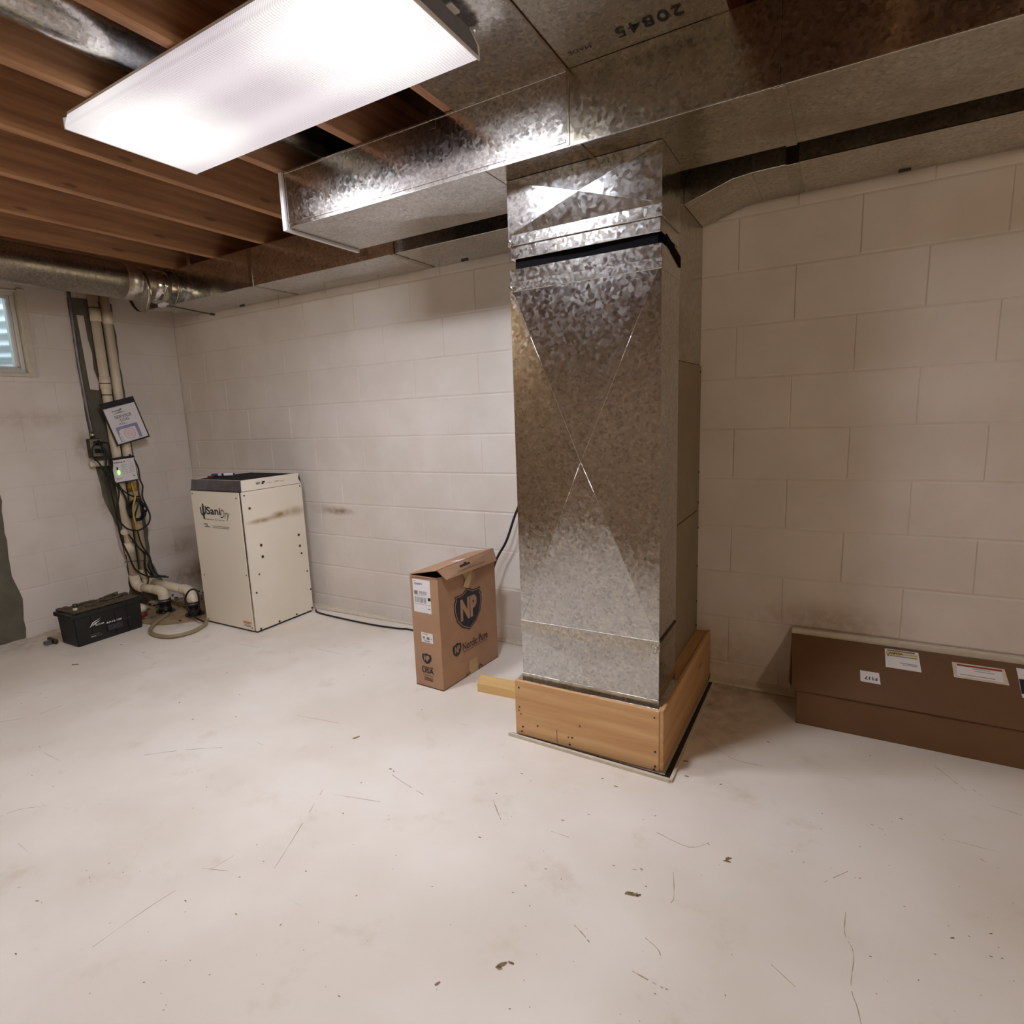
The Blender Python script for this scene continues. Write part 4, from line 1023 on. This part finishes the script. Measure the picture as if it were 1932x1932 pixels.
# --- cables
def cable(name, pts, r, lab_, mat='cable', sm=8): return tag(tube(name, pts, r * 1.22, M[mat], None, 8, sm), lab_, 'cable', 'cables around the pump pipes' if name in ('power_cable', 'sump_cable', 'coiled_cable') else None)
loop = lambda cx, cy, cz, ry_, rz_, t0, t1, n, dx=0: [(cx + dx * k / n, cy + ry_ * math.cos(t0 + (t1 - t0) * k / n), cz + rz_ * math.sin(t0 + (t1 - t0) * k / n)) for k in range(n + 1)]
cable('power_cable', [(.096, -.640, 1.132), (.115, -.664, 1.150), (.11, -.690, 1.124), (.11, -.706, 1.095), (.11, -.704, 1.049), (.11, -.672, .999), (.11, -.641, .901), (.11, -.631, .803), (.11, -.621, .669), (.11, -.614, .506), (.11, -.583, .390), (.115, -.554, .281), (.13, -.494, .222), (.15, -.435, .205), (.19, -.380, .19)], .0045, 'long black cable from the upper plug hanging left of the drain pipes')
cable('power_cable', [(.100, -.60, .985), (.12, -.642, .927), (.135, -.603, .853), (.135, -.598, .800), (.135, -.619, .723), (.135, -.621, .635), (.135, -.580, .569), (.138, -.513, .544), (.135, -.447, .567), (.135, -.420, .618), (.135, -.431, .685), (.135, -.452, .761), (.137, -.442, .833), (.137, -.453, .879), (.132, -.452, .961), (.115, -.470, 1.036)], .0042, 'black cable making one wide loop round the coil below the control box')
cable('power_cable', [(.096, -.634, 1.082), (.120, -.654, 1.118), (.13, -.646, 1.091), (.13, -.643, 1.031), (.125, -.643, .945), (.125, -.580, .832), (.125, -.552, .757), (.125, -.555, .695), (.125, -.544, .630)], .0045, 'black cable from the lower plug running straight into the coil')
cable('power_cable', [(.096, -.632, 1.140), (.125, -.614, 1.125), (.125, -.607, 1.062), (.12, -.604, 1.001), (.115, -.610, .958), (.11, -.624, .925)], .0042, 'short black cable arching from the upper plug to the left edge of the control box')
coil = [(.112, -.50, .868), (.12, -.50, .80)] + [(.132 + .018 * math.sin(k * 2.3), -.496 + (.046 + .010 * math.sin(k * .9)) * math.cos(2 * math.pi * k / 12), .680 + (.066 + .010 * math.sin(k * .7)) * math.sin(2 * math.pi * k / 12)) for k in range(3, 75)]
cable('coiled_cable', coil + [(.135, -.525, .618), (.135, -.515, .534), (.135, -.501, .438), (.135, -.460, .345), (.135, -.452, .267), (.15, -.433, .215), (.18, -.392, .20)], .0040, 'black cable coiled tightly in front of the drain pipes and slanting down to the elbows', sm=3)
cable('yellow_wire', [(.115, -.500, .86), (.150, -.510, .80), (.162, -.513, .771), (.162, -.534, .711), (.162, -.540, .649), (.158, -.533, .593), (.152, -.528, .551)], .0048, 'short yellow wire hanging through the black cable coil', 'yellow')
cable('sump_cable', [(.105, -.560, .520), (.130, -.557, .496), (.132, -.526, .434), (.134, -.492, .371), (.136, -.504, .298), (.150, -.503, .228), (.175, -.515, .195), (.17, -.555, .13), (.16, -.60, .07)], .0045, 'black cable dropping over the left pipe elbow beside the battery')
cable('sump_cable', [(.125, -.552, .477), (.140, -.516, .414), (.142, -.478, .368), (.142, -.462, .336), (.142, -.483, .294), (.142, -.462, .225), (.146, -.475, .229), (.144, -.501, .280), (.142, -.498, .354)], .0042, 'knotted black cable end tied to the drain pipes low down')
cable('sump_cable', [(.140, -.470, .765), (.142, -.527, .781), (.138, -.572, .823), (.115, -.584, .868)], .0042, 'short black cable sagging from the bottom of the control box across the pipes')
tag(tube('cable_tie', [(.050, -.585, .332), (.094, -.560, .338), (.097, -.520, .331), (.094, -.470, .322), (.060, -.440, .322)], .0022, M['cable'], None, 6, 4), 'thin black tie strapped round both drain pipes near the floor', 'cable tie')
cable('looped_cable', [(.83, -.545, .012), (.744, -.555, .030), (.668, -.550, .068), (.636, -.548, .130), (.676, -.548, .189), (.730, -.545, .215), (.765, -.540, .200), (.770, -.54, .150), (.755, -.540, .090), (.700, -.545, .030)], .0046, 'black cable looped around the rubber coupling beside the dehumidifier')
cable('wall_cable', [(2.50, -.080, .012), (2.57, -.070, .25), (2.64, -.060, .454), (2.708, -.055, .571), (2.773, -.050, .733), (2.90, -.040, .98)], .0055, 'thin black cable leaning on the wall behind the carton with the shield')
cable('floor_cable', [(1.275, -.07, .006), (1.345, -.104, .006), (1.60, -.122, .006), (1.83, -.124, .006), (2.00, -.108, .006), (2.09, -.096, .006), (2.50, -.13, .006)], .0045, 'thin black cable on the floor along the foot of the back wall')

# ================================================================= battery
bt = thing('battery', 'large black dirty battery on the floor by the left wall', 'battery', (.395, -.93, 0))
bx0, bx1, by0, by1 = .298, .488, -1.118, -.742
bm = bmesh.new(); vs_ = abox(bm, (bx0, by0, 0), (bx1, by1, .172)); 
for v in vs_:
    if v.co.z < .01: v.co.x += .004 if v.co.x < .4 else -.004; v.co.y += .006 if v.co.y < -.9 else -.006
bmesh.ops.bevel(bm, geom=list(bm.edges), offset=.005, segments=2, affect='EDGES')
link_mesh('case', bm, M['black_dusty'], bt)
box('lid', (bx0 - .010, by0 - .014, .168), (bx1 + .010, by1 + .008, .192), M['black_dusty'], bt, .005, seg=2)
box('lid_rim', (bx0 + .01, by0 + .012, .190), (bx1 - .012, by1 - .012, .202), M['rust'], bt, .004)
for y in (-1.045, -.815): tube('terminal', [(.36, y, .200), (.36, y, .222)], .012, M['steel_dark'], bt, 14)
tube('terminal', [(.43, -1.075, .195), (.43, -1.075, .215)], .011, M['paper_dim'], bt, 12)
for y in (-1.03, -.90, -.83): box('case_rib', (bx1 - .002, y, .02), (bx1 + .002, y + .006, .168), M['black_dusty'], bt)
bm = bmesh.new()
for k in range(170):
    x, y = random.uniform(bx0, bx1 - .01), random.uniform(by0 + .01, by1 - .005); s = random.uniform(.004, .014)
    bmesh.ops.create_icosphere(bm, subdivisions=1, radius=s, matrix=Matrix.Translation((x, y, .200)) @ Matrix.Rotation(random.random() * 6, 4, 'Z') @ Matrix.Diagonal((1.2, 1.8, .7, 1)))
o = link_mesh('debris_crust', bm, M['rust'], bt, 'stuff')
for k in range(5):
    a = Vector((random.uniform(.34, .44), random.uniform(-1.05, -.80), .214)); tube('rust_strip', [a, a + Vector((random.uniform(-.02, .02), random.uniform(.05, .09), .004))], .005, M['rust'], bt, 6)
BF = Face((bx1 + .0012, by0, 0), (0, 1, 0), (0, 0, 1))
for a, b, c_, dd in ((.073, .093, .118, .140), (.085, .098, .130, .136), (.073, .091, .128, .132)):
    pass
BF.poly('logo_swoosh', [(.073, .093), (.095, .122), (.143, .137), (.100, .118)], M['paper'], bt); BF.poly('logo_swoosh', [(.080, .098), (.108, .116), (.138, .124), (.112, .110)], M['paper'], bt)
BF.text('RITAR', .108, .097, .009, M['paper'], bt, wid=.048, bold=.02); BF.text('RA12-120', .168, .090, .011, M['paper'], bt, wid=.085, bold=.03)
BF.text('RITAR POWER', .074, .048, .006, M['grey_ink'], bt, wid=.05); BF.text('MSCA', .076, .036, .008, M['paper'], bt, wid=.028); BF.quads('label_plate', [(.168, .044, .262, .082)], M['end_grey'] if False else M['black'], bt); BF.quads('label_print', [(.172, .074 - k * .008, .255, .0755 - k * .008) for k in range(4)] + [(.262, .088, .305, .0895), (.112, .036, .118, .043), (.124, .038, .134, .042)], M['grey_ink'], bt, .002)
wr = thing('cable_clamp', 'grey corroded clamp lying on the floor at the near end of the battery', 'clamp', (.28, -1.14, 0))
box('jaw', (.20, -1.150, 0), (.30, -1.130, .030), M['steel_dark'], wr, .006); box('jaw', (.235, -1.185, 0), (.275, -1.150, .022), M['grey_steel'], wr, .005)

# ================================================================= wear of the floor: chips and scratches (flush pieces of the floor)
cam_p = Vector((4.15179, -2.60755, 1.20972)); Rm = R
def fpt(px, py, z=0.0):          # where a mark seen in the photograph lies on the floor
    d = Rm @ Vector(((px - 920.2) / 1107.19, -(py - 969.5) / 1107.19, -1)); t = (z - cam_p.z) / d.z; return cam_p + d * t
def marks(name, items, mat):
    bm = bmesh.new()
    for it in items:
        if len(it) == 4:         # chip: px, py, half length px, slope deg
            px, py, s, ang = it; c = fpt(px, py); e = fpt(px + s, py) - c; r = e.length; n = 9
            ux = Vector((math.cos(ang), math.sin(ang), 0)); uy = Vector((-ux.y, ux.x, 0)); vv = []
            for k in range(n):
                a = 2 * math.pi * k / n; q = r * random.uniform(.55, 1.1); vv.append(bm.verts.new(c + ux * math.cos(a) * q * 1.3 + uy * math.sin(a) * q * .55 + Vector((0, 0, .0006))))
            bm.faces.new(vv)
        else:                    # scratch polyline
            w_ = it[0]; P_ = [fpt(a, b) for a, b in it[1]]; Q = smooth_path([p + Vector((random.uniform(-.003, .003), random.uniform(-.003, .003), 0)) for p in P_], 5)
            prev = None
            for i, p in enumerate(Q):
                d = (Q[min(i + 1, len(Q) - 1)] - Q[max(i - 1, 0)]).normalized(); nrm = Vector((-d.y, d.x, 0)); ww = w_ * random.uniform(.35, 1.3)
                cur = (bm.verts.new(p + nrm * ww + Vector((0, 0, .0005))), bm.verts.new(p - nrm * ww + Vector((0, 0, .0005))))
                if prev and random.random() > .10: bm.faces.new((prev[0], prev[1], cur[1], cur[0]))
                prev = cur
    for f in bm.faces:
        if f.normal.z < 0: f.normal_flip()
    return link_mesh(name, bm, mat, fl, 'stuff')
chips = [(1192, 1687, 12, .4), (1205, 1690, 6, 1), (950, 1819, 11, .9), (940, 1826, 7, .2), (965, 1817, 6, 0), (1375, 1620, 7, .8), (1371, 1625, 6, .2), (825, 1856, 6, 1), (737, 1451, 4, 0), (1797, 1770, 5, .6),
         (1870, 1762, 3, .6), (672, 1392, 7, 1.2), (1210, 1640, 3, 0), (1162, 1484, 4, 0), (1296, 1465, 5, 0), (1293, 1436, 6, .5), (1136, 1469, 3, 0), (142, 1254, 6, .5), (228, 1216, 3, 0), (1062, 1548, 3, 0),
         (905, 1580, 3, 0), (1340, 1330, 4, .3), (1360, 1480, 3, .8), (1700, 1545, 3, 0), (1870, 1805, 3, 0), (70, 1700, 4, .5), (30, 1800, 3, 0), (350, 1700, 3, 0), (445, 1725, 3, 0), (640, 1880, 3, 0), (1030, 1640, 2.5, 0), (1450, 1400, 3, 0), (985, 1460, 2.5, 0)]
for k in range(150):
    chips.append((random.uniform(0, 1932), random.uniform(1230, 1930), random.choice((1.2, 1.6, 2.2)), random.random() * 3))
chips = [c for c in chips if fpt(c[0], c[1]).y < -.02 and fpt(c[0], c[1]).x > .1]
marks('paint_chips', chips, M['chip'])
scr = [(.0016, [(1190, 1833), (1215, 1845), (1250, 1862), (1263, 1868)]), (.0011, [(1272, 1645), (1270, 1690), (1267, 1705)]), (.0010, [(1195, 1640), (1215, 1643)]), (.0014, [(1084, 1748), (1100, 1763), (1110, 1778)]),
       (.0010, [(730, 1455), (760, 1475), (800, 1500)]), (.0009, [(625, 1498), (680, 1506), (716, 1514)]), (.0013, [(930, 1508), (937, 1530), (945, 1546)]), (.0009, [(515, 1640), (560, 1570), (610, 1490)]), (.0009, [(175, 1785), (300, 1700), (440, 1615)]),
       (.0012, [(1760, 1445), (1795, 1470), (1823, 1492)]), (.0010, [(1835, 1490), (1855, 1502)]), (.0010, [(1870, 1520), (1932, 1540)]), (.0010, [(1640, 1553), (1668, 1567)]), (.0010, [(1598, 1720), (1594, 1760), (1612, 1800), (1608, 1860), (1618, 1900), (1622, 1932)]),
       (.0010, [(1330, 1390), (1380, 1430), (1440, 1445)]), (.0009, [(1555, 1665), (1600, 1645)]), (.0009, [(1215, 1765), (1240, 1790), (1248, 1810)]), (.0012, [(270, 1425), (350, 1415), (430, 1410)]), (.0009, [(560, 1350), (640, 1365)]),
       (.0009, [(395, 1225), (440, 1215), (490, 1222)]), (.0010, [(600, 1225), (650, 1235)]), (.0011, [(620, 1215), (660, 1224)]), (.0011, [(120, 1330), (60, 1352), (0, 1362)]), (.0009, [(0, 1540), (40, 1527), (90, 1520)]), (.0009, [(1455, 1820), (1500, 1860)]),
       (.0009, [(1850, 1620), (1885, 1640)]), (.0009, [(380, 1640), (430, 1643)]), (.0010, [(1560, 1310), (1600, 1345)]), (.0010, [(1000, 1235), (1010, 1222)]), (.0010, [(1040, 1570), (1075, 1580)]), (.0010, [(1240, 1570), (1300, 1600), (1340, 1590)])]
marks('paint_scratches', scr, M['scratch'])
